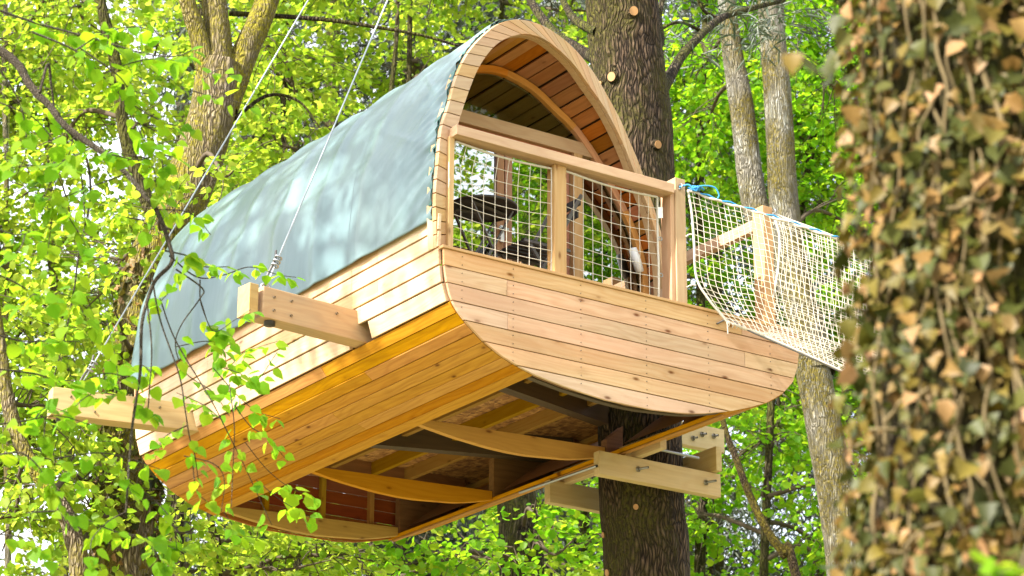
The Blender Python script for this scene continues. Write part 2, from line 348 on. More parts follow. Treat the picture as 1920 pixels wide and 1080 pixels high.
def leaf(name, cols, trans, tf=0.5, per='island', spec=0.25, rough=0.45, vein=False):
    """thin leaf: diffuse + translucent; colour differs from leaf to leaf"""
    T = NT(name)
    if per == 'island': rnd = T.n('NewGeometry').outputs['Random Per Island']
    else: rnd = T.n('ObjectInfo').outputs['Random']
    k = len(cols)-1
    c = T.ramp(rnd, [(i/k, col) for i, col in enumerate(cols)]); t = T.ramp(rnd, [(i/k, col) for i, col in enumerate(trans)])
    if per != 'island':
        n = T.n('TexNoise', i_Scale=45.0, i_Detail=4.0, i_Vector=T.n('TexCoord').outputs['Object'])
        c = T.mix(0.25, c, T.mix(n.outputs[0], (0.0, 0.0, 0.0), (1, 1, 1)), 'SOFT_LIGHT')
    T.l(c, T.b.inputs['Base Color']); T.b.inputs['Roughness'].default_value = rough; T.b.inputs['Specular IOR Level'].default_value = spec
    tr = T.n('BsdfTranslucent'); T.l(t, tr.inputs[0]); mx = T.n('MixShader'); mx.inputs[0].default_value = tf
    T.l(T.b.outputs[0], mx.inputs[1]); T.l(tr.outputs[0], mx.inputs[2]); T.l(mx.outputs[0], T.out.inputs[0]); return T.m
M['leaf_yellow'] = leaf('young_maple_leaf', [(0.08, 0.17, 0.012), (0.13, 0.22, 0.014), (0.20, 0.26, 0.03)], [(0.32, 0.54, 0.028), (0.45, 0.61, 0.03), (0.60, 0.66, 0.07)], tf=.55, spec=.15)
M['leaf_green'] = leaf('green_maple_leaf', [(0.06, 0.15, 0.010), (0.09, 0.19, 0.012), (0.17, 0.24, 0.014)], [(0.22, 0.55, 0.012), (0.32, 0.62, 0.015), (0.50, 0.68, 0.02)], tf=.55, spec=.15)
M['leaf_lime'] = leaf('lime_tree_leaf', [(0.06, 0.16, 0.006), (0.09, 0.19, 0.007), (0.14, 0.22, 0.01)], [(0.22, 0.50, 0.012), (0.32, 0.57, 0.015), (0.46, 0.62, 0.02)], per='object', spec=.08, rough=.6)
M['leaf_lime_mass'] = leaf('lime_tree_leaf_mass', [(0.06, 0.16, 0.006), (0.09, 0.19, 0.007), (0.14, 0.22, 0.01)], [(0.22, 0.50, 0.012), (0.32, 0.57, 0.015), (0.46, 0.62, 0.02)], spec=.08)
M['needle'] = leaf('blue_green_needles', [(0.04, 0.06, 0.035), (0.075, 0.095, 0.06), (0.15, 0.165, 0.13)], [(0.05, 0.09, 0.03), (0.07, 0.11, 0.04), (0.10, 0.13, 0.07)], tf=0.25, spec=0.3)
IVY = [(0.0201, 0.0253, 0.0037), (0.0447, 0.0486, 0.0065), (0.0335, 0.0409, 0.0075), (0.0783, 0.073, 0.0093), (0.123, 0.0827, 0.0131), (0.0671, 0.0701, 0.0075), (0.0447, 0.0535, 0.0093), (0.2012, 0.1119, 0.0327), (0.1118, 0.0876, 0.0093), (0.2907, 0.1605, 0.0701), (0.0559, 0.0603, 0.0093)]
M['ivy'] = leaf('withering_ivy_leaf', IVY, [tuple(v*1.3 for v in c) for c in IVY], tf=0.22, per='object', spec=0.2, rough=0.5)
M['ivy_mass'] = leaf('withering_ivy_mass', IVY, [tuple(v*1.3 for v in c) for c in IVY], tf=0.22, spec=0.2, rough=0.5)

def ground_mat():
    T = NT('forest_floor'); tc = T.n('TexCoord').outputs['Object']
    a = T.n('TexNoise', i_Scale=0.35, i_Detail=5.0, i_Vector=tc); b = T.n('TexNoise', i_Scale=9.0, i_Detail=6.0, i_Vector=tc)
    g = T.ramp(b.outputs[0], [(0.3, (0.09, 0.12, 0.025)), (0.7, (0.17, 0.19, 0.05))]); s = T.ramp(b.outputs[0], [(0.3, (0.24, 0.19, 0.12)), (0.7, (0.42, 0.35, 0.24))])
    T.l(T.mix(T.ramp(a.outputs[0], [(0.42, (0, 0, 0)), (0.56, (1, 1, 1))]), g, s), T.b.inputs['Base Color']); T.b.inputs['Roughness'].default_value = 0.95
    T.bump(b.outputs[0], 0.6, 0.05); return T.m
M['ground'] = ground_mat()
# ------------------------------------------------------------------ ground
def build_ground():
    n = 90; g = np.linspace(-1, 1, n); g = np.sign(g)*np.abs(g)**2.2*1200
    X, Y = np.meshgrid(g, g, indexing='ij'); V = np.stack([X, Y, np.zeros_like(X)], -1).reshape(-1, 3)
    V[:, 2] = GZ + 0.12*fbm(V*0.3, 3, 5) + np.clip((np.hypot(V[:, 0], V[:, 1])-60)/400, 0, 1)*10*fbm(V*0.006, 2, 9)
    V[:, 2] -= 0.15
    i = np.arange(n-1)[:, None]*n+np.arange(n-1)[None]
    F = np.stack([i, i+n, i+n+1, i+1], -1).reshape(-1, 4)
    tag(obj_np('ground', V, [F], M['ground'], None, True), kind='structure')
build_ground()

# ------------------------------------------------------------------ tree house
TH = empty('tree_house', (0, 0, 0), 'barrel-shaped wooden tree house with grey-green tarpaulin roof hung between trunks', 'tree house')
# hull section (x by height), surveyed on the front
ZL = np.array([0, -.118, -.226, -.324, -.38, -.425, -.472, -.509, -.597, -.672, -.724, -.762, -.802, -.832, -.840])
XL = np.array([-.003, .004, .022, .052, .083, .118, .166, .211, .330, .470, .620, .765, 1.034, 1.351, 1.56])
ZR = np.array([0, -.15, -.257, -.386, -.494, -.59, -.658, -.718, -.776, -.807, -.837, -.840])
XR = np.array([3.165, 3.155, 3.138, 3.088, 2.986, 2.836, 2.665, 2.483, 2.248, 2.081, 1.712, 1.56])
xl = lambda z, d=0.0: float(np.interp(-(z), -ZL, XL))+d
xr = lambda z, d=0.0: float(np.interp(-(z), -ZR, XR))-d
def zbot(x):
    xs = np.concatenate([XL, XR[::-1][1:]]); zs = np.concatenate([ZL, ZR[::-1][1:]]); return float(np.interp(x, xs, zs))
def P3(x, y, z): return np.array([x, y, z], float)

# hull front: seven courses of boards, butt joints where the photo has them
def course(z0, z1, x0, x1, y, t, mat, name='front_board', inset=0.014):
    zs = np.linspace(z0, z1, 7)
    L = [(max(x0, xl(z, inset)), z) for z in zs]; R = [(min(x1, xr(z, inset)), z) for z in zs]
    pts = [(x, z) for (x, z), (xx, _) in zip(L, R) if x < xx-.004]; pr = [(xx, z) for (x, z), (xx, _) in zip(L, R) if x < xx-.004]
    if len(pts) < 2: return None
    if x0 > xl(z0, inset)+.01 and x0 > xl(z1, inset)+.01: pts = [pts[0], pts[-1]]
    if x1 < xr(z0, inset)-.01 and x1 < xr(z1, inset)-.01: pr = [pr[0], pr[-1]]
    poly = [P3(x, y, z) for x, z in pts]+[P3(x, y, z) for x, z in pr[::-1]]
    return prism(name, poly, (0, t, 0), mat, TH, (1, 0, 0), 0.0022, (0, -1, 0))
rows = [0.0, -.120, -.241, -.361, -.482, -.602, -.722, -.838]
for k in range(7):
    z0, z1 = rows[k], rows[k+1]+.0065
    cuts = {0: [2.60], 1: [.53], 2: [2.62], 3: [.54], 4: [], 5: [], 6: []}[k]
    xs = [-.1]+cuts+[3.3]
    for a, b in zip(xs[:-1], xs[1:]):
        course(z0, z1, a+(.0015 if a > 0 else 0), b-(.0015 if b < 3.2 else 0), -.022-random.random()*.003, .02, M['front'])
poly = [P3(xl(z, .02), 0.0, z) for z in np.linspace(-.004, -.80, 24)]+[P3(x, 0, zbot(x)+.01) for x in (1.2, 1.56, 1.9)]+[P3(xr(z, .02), 0.0, z) for z in np.linspace(-.80, -.004, 24)]
prism('front_backing', poly, (0, .02, 0), M['gap'], TH, (1, 0, 0))
abox('front_ledge', (-.004, -.036, .002), (3.06, .07, .022), M['post'], TH, 0, .003)
# nails along three studs
sc = Tubes()
for k in range(7):
    for x in (.16, .58, 1.15, 1.72, 2.28, 2.86):
        for f in (.25, .75):
            z = rows[k]+(rows[k+1]-rows[k])*f
            if xl(z, .05) < x < xr(z, .05): sc.add([P3(x, -.0275, z), P3(x, -.020, z)], .0034, 6)
sc.build('screw', M['steel'], TH, 'stuff')

# cladding of the left side (five open-jointed boards) and the curved hull below
LEN = 4.62
ROD1 = pl(668, 640, 0, 0.0)
def strip(name, p0, p1, y0, y1, t, mat, cut=(), bev=.002):
    """board lying between section points p0 and p1 (x, z), thickness inwards"""
    p0, p1 = np.asarray(p0), np.asarray(p1); d = p1-p0; n = np.array([-d[1], d[0]]); n = n/np.linalg.norm(n)
    if n[0]*(1.56-p0[0])+n[1]*(-.3-p0[1]) < 0: n = -n
    ys = [y0]+list(cut)+[y1]
    for a, b in zip(ys[:-1], ys[1:]):
        poly = [P3(p0[0], a+.001, p0[1]), P3(p0[0], b-.001, p0[1]), P3(p1[0], b-.001, p1[1]), P3(p1[0], a+.001, p1[1])]
        prism(name, poly, (n[0]*t, 0, n[1]*t), mat, TH, (0, 1, 0), bev)
zs = [.262, .135, .010, -.116, -.240, -.362]
for k in range(5):
    a, b = zs[k], zs[k+1]+.012
    xa, xb = (xl(a) if a < 0 else -.006), (xl(b) if b < 0 else -.006)
    out = .009
    jit = .8+.0*k
    cuts = [jit, 3.35] if k < 3 else ([.93] if k == 3 else [])
    y0 = .012 if k > 1 else -.02+.30*0+.03
    if k == 4:
        strip('side_board', (xa-out*.6, a), (xb-out, b-.008), y0, .975, .03, M['side'], [.83][:0]); strip('side_board', (xa-out*.6, a), (xb-out, b-.008), 1.275, 3.63, .03, M['side']); strip('side_board', (xa-out*.6, a), (xb-out, b-.008), 3.845, LEN, .03, M['side'])
    else: strip('side_board', (xa-out*.5, a), (xb-out, b), y0, LEN, .022, M['side'], cuts)
poly = [P3(xl(z) if z < 0 else 0.0, .0, z) for z in np.linspace(.25, -.39, 12)]
poly = [p+P3(.012, .03, 0) for p in poly]+[p+P3(.03, .03, 0) for p in poly[::-1]]
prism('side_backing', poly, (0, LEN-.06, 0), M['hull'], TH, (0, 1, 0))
# arc-length boards under the curve
ux = np.linspace(0, 1, 400); zz = np.linspace(-.366, -.840, 4000); xx = np.array([xl(z) for z in zz]); 
arc = np.concatenate([[0], np.cumsum(np.hypot(np.diff(xx), np.diff(zz)))]); end = np.interp(.765, xx, arc)
nb = 9; st = np.linspace(0, end, nb+1)
for k in range(nb):
    s0, s1 = st[k], st[k+1]-.005
    p0 = (np.interp(s0, arc, xx), np.interp(s0, arc, zz)); p1 = (np.interp(s1, arc, xx), np.interp(s1, arc, zz))
    cuts = {0: [1.72], 1: [], 2: [1.3], 3: [2.9], 4: [2.0], 5: [], 6: [1.9], 7: [], 8: []}[k]
    off = .0035*(k % 2)
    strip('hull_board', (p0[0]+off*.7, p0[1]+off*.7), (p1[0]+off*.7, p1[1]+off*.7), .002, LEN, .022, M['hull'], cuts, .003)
poly = [P3(np.interp(s, arc, xx), .03, np.interp(s, arc, zz)) for s in np.linspace(0, end-.01, 24)]
pin = [P3(p[0]+.022, .03, p[2]+.026) for p in poly]; pout = [P3(p[0]+.036, .03, p[2]+.042) for p in poly]
prism('hull_backing', pin+pout[::-1], (0, LEN-.06, 0), M['gap'], TH, (0, 1, 0))
# right-hand boards, notched round the big trunk
zz2 = np.linspace(-.722, 0, 4000); xx2 = np.array([xr(z) for z in zz2]); arc2 = np.concatenate([[0], np.cumsum(np.hypot(np.diff(xx2), np.diff(zz2)))])
st2 = np.linspace(0, arc2[-1], 11)
for k in range(10):
    s0, s1 = st2[k], st2[k+1]-.006
    p0 = (np.interp(s0, arc2, xx2), np.interp(s0, arc2, zz2)); p1 = (np.interp(s1, arc2, xx2), np.interp(s1, arc2, zz2))
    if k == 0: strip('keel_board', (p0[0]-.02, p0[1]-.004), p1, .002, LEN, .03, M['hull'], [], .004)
    else:
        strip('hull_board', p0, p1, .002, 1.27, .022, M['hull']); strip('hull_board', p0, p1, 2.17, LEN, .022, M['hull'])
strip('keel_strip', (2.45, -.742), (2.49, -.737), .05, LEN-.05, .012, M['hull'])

# ribs
for Y in (.06, 1.45, 3.0, 4.45):
    xs = np.linspace(.40, 2.44, 26); tp = lambda x: -.70+.055*(x-.9)/1.5 
    pts = [P3(x, Y, zbot(x)+.012) for x in xs]; 
    topx = [x for x in xs if tp(x) > zbot(x)+.02]
    pts = [P3(x, Y, zbot(x)+.012) for x in topx]
    poly = pts+[P3(topx[-1], Y, tp(topx[-1])), P3(topx[0], Y, tp(topx[0]))]
    rb = prism('rib', poly, (0, .05, 0), M['rib'] if Y > 1 else M['dark'], TH, (1, 0, 0), .003)  # front rib in the dark tone: its shadow is put into the colour
    xs = np.linspace(2.445, 3.05, 14)
    if Y > 2.2 or Y < 1:
        poly = [P3(x, Y-.01, zbot2) for x, zbot2 in ((x, zbot(x)+.03) for x in xs)]+[P3(x, Y-.01, min(-.2, zbot(x)+.36)) for x in xs[::-1]]
        sub(rb, prism('rib_haunch', poly, (0, .07, 0), M['brown'], TH, (1, 0, 0)))
    else:
        poly = [P3(2.445, Y-.01, -.70), P3(2.60, Y-.01, -.66), P3(2.60, Y-.01, -.45), P3(2.445, Y-.01, -.58)]
        sub(rb, prism('rib_haunch', poly, (0, .07, 0), M['brown'], TH, (1, 0, 0)))
for y0, y1 in ((.1, 1.25), (1.55, 2.9), (3.1, 4.35)):     # sloping blocking between the ribs behind the keel
    P = [P3(2.46, y0+.05, -.66), P3(2.46, y1, -.66), P3(2.80, y1, -.40), P3(2.80, y0+.3, -.40)]
    prism('blocking', P, (.03, 0, .02), M['brown'], TH, (0, 1, 0))
# floor: chip board on joists, dark cross beams, deck boards above
FZ = -.15
for y0, y1 in ((.04, 1.26), (1.264, 2.16), (2.164, 3.4), (3.404, 4.56)):
    xe = 2.56 if 1.1 < y0 < 2 else 3.125
    abox('floor_panel', (.05, y0, FZ-.02), (xe, y1, FZ), M['osb'], TH, 0)
for x in (.45, .85, 1.25, 1.65, 2.05, 2.38):
    abox('joist', (x, .05, FZ-.13), (x+.045, 4.55, FZ-.021), M['joist'], TH, 1, .002)
bar('cross_beam', P3(.5, 1.14, -.27), P3(2.62, 1.72, -.27), .10, .20, M['dark'], TH)
bar('cross_beam', P3(.5, 3.56, -.27), P3(3.05, 2.74, -.27), .10, .20, M['dark'], TH)
bar('cross_beam', P3(.3, 4.30, -.26), P3(3.0, 4.30, -.26), .06, .20, M['brown'], TH)
for k in range(9):
    y0 = .075+k*.093; abox('deck_board', (.06, y0, FZ+.001), (3.08, y0+.087, FZ+.024), M['post'], TH, 0)
for k in range(7):
    z0, z1 = FZ-.03-k*.105, FZ-.03-(k+1)*.105+.006
    if z1 < -.82: z1 = -.82
    zsr = np.linspace(z0, z1, 4)
    poly = [P3(xl(z, .03), 4.57, z) for z in zsr]+[P3(xr(z, .03), 4.57, z) for z in zsr[::-1]]
    prism('back_board', poly, (0, .02, 0), M['inner'], TH, (1, 0, 0), .002)
for px in (500, 606, 697, 798):
    x = pl(px, 930, 1, 4.53)[0]; abox('stud', (x-.022, 4.52, zbot(x)+.05), (x+.022, 4.568, FZ-.03), M['rib'], TH, 2)

# ---- arch: surveyed on its own plane, its right foot stands further back than its left
ARN, AR0 = np.array([-.3, 1.0, 0]), P3(0, .03, 0)
AO = [(819, 465), (816.7, 370), (822, 303), (828, 242), (841.7, 198), (858, 139.4), (883, 92), (922, 53), (950, 39.5), (978, 36.7), (1011, 45), (1041.7, 61.7), (1078, 92), (1114, 136.7), (1141.7, 184), (1164, 225.6), (1180.6, 264), (1197, 303), (1215, 355), (1237, 424), (1248, 480), (1253, 530), (1255, 575)]
AI = [(838.5, 463.7), (840, 353), (842.5, 320), (850, 275), (863, 220), (891.7, 139.4), (919.4, 95), (947, 73), (977.8, 64), (1000, 65.8), (1022, 74), (1050, 95), (1077.8, 122.8), (1105.6, 161.7), (1133, 200.6), (1155.6, 242), (1175, 284), (1187.5, 317), (1202.5, 353.6), (1223, 413), (1237, 474), (1242, 520), (1244, 570)]
def curve(px, n=260):
    P = np.array([vpl(x, y, AR0, ARN) for x, y in px]); Q = catmull(P, 900)
    s = np.concatenate([[0], np.cumsum(np.linalg.norm(np.diff(Q, axis=0), axis=1))])
    for it in range(60):     # smooth out survey jitter
        Q[1:-1] = .5*Q[1:-1]+.25*(Q[:-2]+Q[2:])
    return np.stack([np.interp(np.linspace(0, s[-1], n), s, Q[:, i]) for i in range(3)], 1), s[-1]
CO, LO = curve(AO); CI, LI = curve(AI); NA = 260
def on(C, t):
    u = np.clip(t, 0, 1)*(NA-1); return np.stack([np.interp(u, np.arange(NA), C[:, i]) for i in range(3)], -1)
nrm = ARN/np.linalg.norm(ARN)
ts = [0.0]
while ts[-1] < 1: ts.append(ts[-1]+(.098+.075*ts[-1])/LO)
ts[-1] = 1.0
sk = lambda t: 0.0 if t < .12 else min(.045, (t-.12)*.16)
for a, b in zip(ts[:-1], ts[1:]):
    g = .0008
    po = on(CO, np.linspace(a+g, b-g, 4)); pi = on(CI, np.linspace(min(1, a+sk(a)+g), min(1, b+sk(b)-g), 4)[::-1])
    dirx = po[1]-pi[1]
    prism('arch_board', np.concatenate([po, pi]), nrm*(.028+random.random()*.004), M['arch'], TH, dirx, .0018, -nrm)
po, pi = on(CO, np.linspace(0, 1, 90)), on(CI, np.linspace(0, 1, 90)[::-1])
po2, pi2 = po+nrm*.034, pi+nrm*.034
ctr = po.mean(0)
prism('arch_frame', np.concatenate([po2*.996+ctr*.004, pi2*.996+ctr*.004]), nrm*.05, M['arch'], TH, (0, 0, 1))
# soffit and ceiling boards along the cabin
YG = 1.0
wS = .118; nS = int(LI/wS); tS = np.linspace(0, 1, nS+1)
tin = np.gradient(CI, axis=0); outn = np.stack([-tin[:, 2], np.zeros(NA), tin[:, 0]], 1); outn /= np.linalg.norm(outn, axis=1)[:, None]
for k in range(nS):
    a, b = tS[k]+.006/LI, tS[k+1]-.006/LI
    p0, p1 = on(CI, a), on(CI, b); n = on(outn, (a+b)/2); n /= np.linalg.norm(n)
    lift = n*(.012+(.012 if k % 2 else 0)+.004*random.random())
    for y0, y1, nm in ((None, YG+.02, 'soffit_board'), (YG+.05, 4.56, 'ceiling_board')):
        q = [P3(p0[0], p0[1]+.01 if y0 is None else y0, p0[2]), P3(p1[0], p1[1]+.01 if y0 is None else y0, p1[2]), P3(p1[0], y1, p1[2]), P3(p0[0], y1, p0[2])]
        prism(nm, [v+lift for v in q], n*.016, M['soffit'] if y0 is None else M['post'], TH, (0, 1, 0), .002)
def shell(C, y1, off, ny, ns, fn=None, y0off=0.012, t0=0.0, t1=1.0, yfun=None):
    t = np.linspace(t0, t1, ns); B = on(C, t); tg = np.gradient(B, axis=0); n = np.stack([-tg[:, 2], 0*t, tg[:, 0]], 1); n /= np.linalg.norm(n, axis=1)[:, None]
    v = np.linspace(0, 1, ny); Y0 = B[:, 1]+y0off
    Y = Y0[:, None]+(y1-Y0[:, None])*(v[None] if yfun is None else yfun(v)[None])
    V = np.stack([np.repeat(B[:, 0:1], ny, 1), Y, np.repeat(B[:, 2:3], ny, 1)], -1)
    d = off if fn is None else off+fn(t[:, None]*np.ones_like(Y), Y, Y-Y0[:, None])
    V = V+n[:, None]*(d[..., None] if not np.isscalar(d) else d)
    i = np.arange(ns-1)[:, None]*ny+np.arange(ny-1)[None]
    return V.reshape(-1, 3), np.stack([i, i+1, i+ny+1, i+ny], -1).reshape(-1, 4)
V, F = shell(CI, 4.58, .048, 12, 90); obj_np('roof_lining', V, [F], M['dark'], TH, True)
def folds(t, Y, dy):
    s = t*LO
    r = .006*fbm(np.stack([s*1.3, Y*1.1, 0*s], -1).reshape(-1, 3), 3, 3).reshape(s.shape)
    r = r+.010*np.exp(-dy/.16)*np.sin(s*66+3*np.sin(s*7)+dy*18)*(0.4+.6*np.clip(1-s/2.2, 0, 1))     # gathers at the front rope
    r = r+.011*np.exp(-dy/.35)*fbm(np.stack([s*14+dy*9, dy*2, 0*s], -1).reshape(-1, 3), 2, 21).reshape(s.shape)
    for yc, am in ((.95, .012), (1.6, .018), (2.25, .020), (2.9, .019), (3.5, .017), (4.1, .015)):                      # the hoops press through
        r = r+am*np.exp(-((Y-yc-.05*np.sin(s*1.2))/.085)**2)
    for (s0, y0, sl, am) in ((1.0, .55, .55, .006), (.6, 1.5, .8, .005), (1.5, .5, .9, .006), (1.3, 2.3, .5, .005), (.9, 2.9, .7, .005)):
        u = (s-s0)-(Y-y0)*sl; r = r+am*np.exp(-(u/.03)**2)*np.exp(-((Y-y0)/.45)**2)
    sag = -.020*np.clip(np.sin(np.pi*np.clip((Y-.3)/4.2, 0, 1)), 0, 1)*np.clip((s-.8), 0, 1)
    return r+sag
V, F = shell(CO, 4.64, .014, 230, 300, folds, t0=.040, y0off=.03, yfun=lambda v: v**1.35)
o = obj_np('roof_tarpaulin', V, [F], M['tarp'], TH, True); mm = o.modifiers.new('thickness', 'SOLIDIFY'); mm.thickness = .003; mm.offset = -1
def ruffle(t, Y, dy):
    s = t*LO; return .005*np.sin(s*75+4*np.sin(s*9))*(1-.5*dy/.06)+.004*fbm(np.stack([s*20, dy*8, 0*s], -1).reshape(-1, 3), 2, 8).reshape(s.shape)
t = np.linspace(.060, .93, 420)
B = on(CO, t); tg = np.gradient(B, axis=0); n = np.stack([-tg[:, 2], 0*t, tg[:, 0]], 1); n /= np.linalg.norm(n, axis=1)[:, None]
ny = 8; v = np.linspace(0, 1, ny); wd = .04+.045*np.clip(1-t/.5, 0, 1)
dy = v[None]*wd[:, None]; Y = B[:, 1:2]+.030+dy
V = np.stack([np.repeat(B[:, 0:1], ny, 1), Y, np.repeat(B[:, 2:3], ny, 1)], -1)+n[:, None]*(.010+ruffle(t[:, None]*np.ones((1, ny)), Y, dy))[..., None]
i = np.arange(419)[:, None]*ny+np.arange(ny-1)[None]
o = obj_np('tarpaulin_hem', V.reshape(-1, 3), [np.stack([i, i+1, i+ny+1, i+ny], -1).reshape(-1, 4)], M['hem'], TH, True); mm = o.modifiers.new('thickness', 'SOLIDIFY'); mm.thickness = .004
bk = on(CO, np.linspace(0, 1, 70)).copy(); bk[:, 1] = 4.60; bki = on(CI, np.linspace(0, 1, 70))[::-1].copy(); bki[:, 1] = 4.60
prism('back_gable_frame', np.concatenate([bk, bki*.96+bki.mean(0)*.04*np.array([1, 0, 1])+np.array([0, 4.60*.04, 0])]), (0, .02, 0), M['soffit'], TH, (1, 0, 0))
gp = bki*.955+bki.mean(0)*.045; gp[:, 1] = 4.605; prism('added_rear_light_pane', gp, (0, .006, 0), M['clear'], TH, (1, 0, 0))  # unseen pane, added to let sky light into the cabin

# ---- front wall of the cabin: rim, header, door frames and panes
ri = on(CI, np.linspace(0, 1, 120)); ri[:, 1] = YG-.05
tin = np.gradient(ri, axis=0); no = np.stack([-tin[:, 2], 0*tin[:, 0], tin[:, 0]], 1); no /= np.linalg.norm(no, axis=1)[:, None]
rin = ri-no*.055
segs = [0, 22, 44, 62, 80, 99, 119]
for a, b in zip(segs[:-1], segs[1:]):
    prism('rim_piece', np.concatenate([ri[a:b+1], rin[a:b+1][::-1]]), (0, .045, 0), M['rim'], TH, ri[b]-ri[a], .003)
zt = (pl(915, 220, 1, YG-.03)[2]+pl(1090, 267, 1, YG-.03)[2])/2; zb = zt-.105
def rim_x(z, side):
    h = len(rin)//2; k = int(np.argmax(rin[:, 2]))
    return float(np.interp(z, rin[:k, 2], rin[:k, 0])) if side < 0 else float(np.interp(-z, -rin[k:, 2], rin[k:, 0]))
abox('header', (rim_x(zb, -1)-.03, YG-.04, zb), (rim_x(zb, 1)+.0, YG+.03, zt), M['post'], TH, 0, .003)
DH = abox('door_frame', (rim_x(zb, -1)-.0, YG-.01, zb-.085), (pl(1075, 300, 1, YG)[0], YG+.04, zb-.002), M['door'], TH, 0, .003)
xm0, xm1 = pl(930, 380, 1, YG)[0], pl(959, 380, 1, YG)[0]; xp0, xp1 = pl(1070, 400, 1, YG-.03)[0], pl(1090, 400, 1, YG-.03)[0]
xmid = (xm0+xm1)/2
zd = FZ+.03
for a, b in ((xm0, xmid-.004), (xmid+.004, xm1)):
    sl_ = abox('door_stile', (a, YG-.012, zd), (b, YG+.035, zb-.087), M['door'], TH, 2, .005); sub(DH, sl_)
sl_ = abox('door_stile', (xp0-.06, YG+.0, zd), (xp0+.012, YG+.04, zb-.087), M['door'], TH, 2, .005)
sub(DH, sl_); abox('wall_post', (xp0+.02, YG-.05, zd), (xp1+.0, YG+.02, zb-.002), M['post'], TH, 2, .003)
h1 = box('door_handle', P3(xmid-.03, YG-.026, pl(936, 440, 1, YG)[2]), (0, 0, 1), (1, 0, 0), (0, 1, 0), (.13, .032, .012), M['white'], TH, .003)
h2 = box('door_handle', P3(xmid-.03, YG-.05, pl(936, 432, 1, YG)[2]), (1, 0, 0), (0, 1, 0), (0, 0, 1), (.085, .018, .02), M['steel'], TH, .004)
sub(DH, h1, h2)
def pane(poly, m='glass'): return prism('window_pane', [P3(x, YG+.012, z) for x, z in poly], (0, .006, 0), M[m], TH, (1, 0, 0))
sub(DH, pane([(rim_x(zd+.3, -1), zd), (xm0, zd), (xm0, zb-.09), (rim_x(zb-.1, -1), zb-.09)]))
sub(DH, pane([(xm1, zd), (xp0-.06, zd), (xp0-.06, zb-.09), (xm1, zb-.09)]))
zr = np.linspace(zd, zb-.005, 24)
pane([(xp1, zd)]+[(rim_x(z, 1), z) for z in zr]+[(xp1, zb-.005)])
k0 = [i for i in range(120) if rin[i, 2] > zt]; pane([(rin[i, 0], rin[i, 2]) for i in k0][::-1], 'clear')
abox('cabin_floor', (.1, YG+.06, FZ+.001), (2.4, 4.55, FZ+.02), M['beam'], TH, 1)
# plain white roll-shaped form standing just before the right pane
p0, p1 = pl(1186, 466, 1, YG-.07), pl(1200, 510, 1, YG-.07)
T_ = Tubes(); T_.add(np.array([p0+(p0-p1)*.03, p0, (p0+p1)/2, p1, p1+(p1-p0)*.03]), [.012, .032, .036, .032, .012], 12)
roll_obj = obj_np('roll', np.concatenate(T_.V), [np.concatenate(T_.F)], M['white'], None, True); roll_obj.name = 'white_roll'
tag(roll_obj, 'white roll-shaped form against the right-hand window pane', 'paper roll')

# ---- railing
abox('top_rail', (.09, -.045, .852), (1.985, .085, .925), M['post'], TH, 0, .004)
xa0, xa1 = pl(1040, 400, 1, 0)[0], pl(1062.5, 400, 1, 0)[0]
abox('railing_post', (xa0, 0.0, .023), (xa1, .095, .851), M['post'], TH, 2, .004)
xb = [pl(v, 450, 1, 0)[0] for v in (1258, 1266, 1285)]
abox('railing_post', (xb[0], 0.0, .023), (xb[1]-.002, .115, .925), M['post'], TH, 2, .004)
abox('railing_post', (xb[1], -.012, .023), (xb[2], .10, pl(1275, 336, 1, 0)[2]), M['post'], TH, 2, .004)
abox('railing_post', (xb[2]+.012, .085, .023), (xb[2]+.05, .20, pl(1291, 468, 1, .08)[2]), M['post'], TH, 2, .004)
xc = [pl(v, 450, 1, 0)[0] for v in (1432, 1450)]
abox('bridge_post', (xc[0], 0, .023), (xc[1], .125, pl(1440, 387, 1, 0)[2]), M['post'], TH, 2, .004)
abox('side_rail', (xc[0]+.0, .127, .80), (xc[0]+.06, 1.15, .89), M['post'], TH, 1, .003)
abox('left_post', (.075, .02, .023), (.115, .09, .86), M['post'], TH, 2, .003)
# rope nets of the railing
def net_panel(x0, x1, ztop, zbot_, nx, nz, y, left=None):
    T = Tubes(); cord = Tubes()
    def pt(u, v):      # v from the top down
        l = left(v) if left else x0
        x = l+(x1-l)*u; zt_ = ztop-.02*math.sin(u*math.pi)-.012*u; z = zt_+(zbot_-zt_)*v
        w = fbm(np.array([[x*7, z*7, y]]), 2, 4)[0]
        return P3(x+.012*math.sin(v*3.1)*math.sin(u*3)+.006*w, y+.012*w+.02*math.sin(u*3.14)*math.sin(v*3.14), z-.012*math.sin(u*3.14)*math.sin(v*3.14)+.005*w)
    for i in range(1, nx): T.add([pt(i/nx, v) for v in np.linspace(0, 1, nz*2+1)], .0024, 5)
    for j in range(1, nz): T.add([pt(u, j/nz) for u in np.linspace(0, 1, nx*2+1)], .0024, 5)
    for i in range(nx+1):
        for j in range(nz+1):
            if 0 < i < nx and 0 < j < nz:
                p = pt(i/nx, j/nz); T.add([p-P3(0, 0, .006), p, p+P3(0, 0, .006)], [.002, .0055, .002], 5)
    net = T.build('rope_net', M['net'], TH)
    cord.add([pt(u, 0) for u in np.linspace(0, 1, 20)], .0085, 7)
    cord.add([pt(0, v) for v in np.linspace(0, 1, 20)], .0085, 7); cord.add([pt(1, v) for v in np.linspace(0, 1, 20)], .0085 if x1 > 1.5 else .005, 7)
    sub(net, cord.build('border_rope', M['rope'], TH))
lz = [.836, .66, .05]; lx = [.15, .075, .085]
net_panel(.09, xa0-.004, .835, .024, 9, 9, .035, lambda v: float(np.interp(-(.835-.81*v), [-.836, -.66, -.05], [.135, .082, .090])))
net_panel(xa1+.004, 1.885, .835, .024, 10, 9, .035)
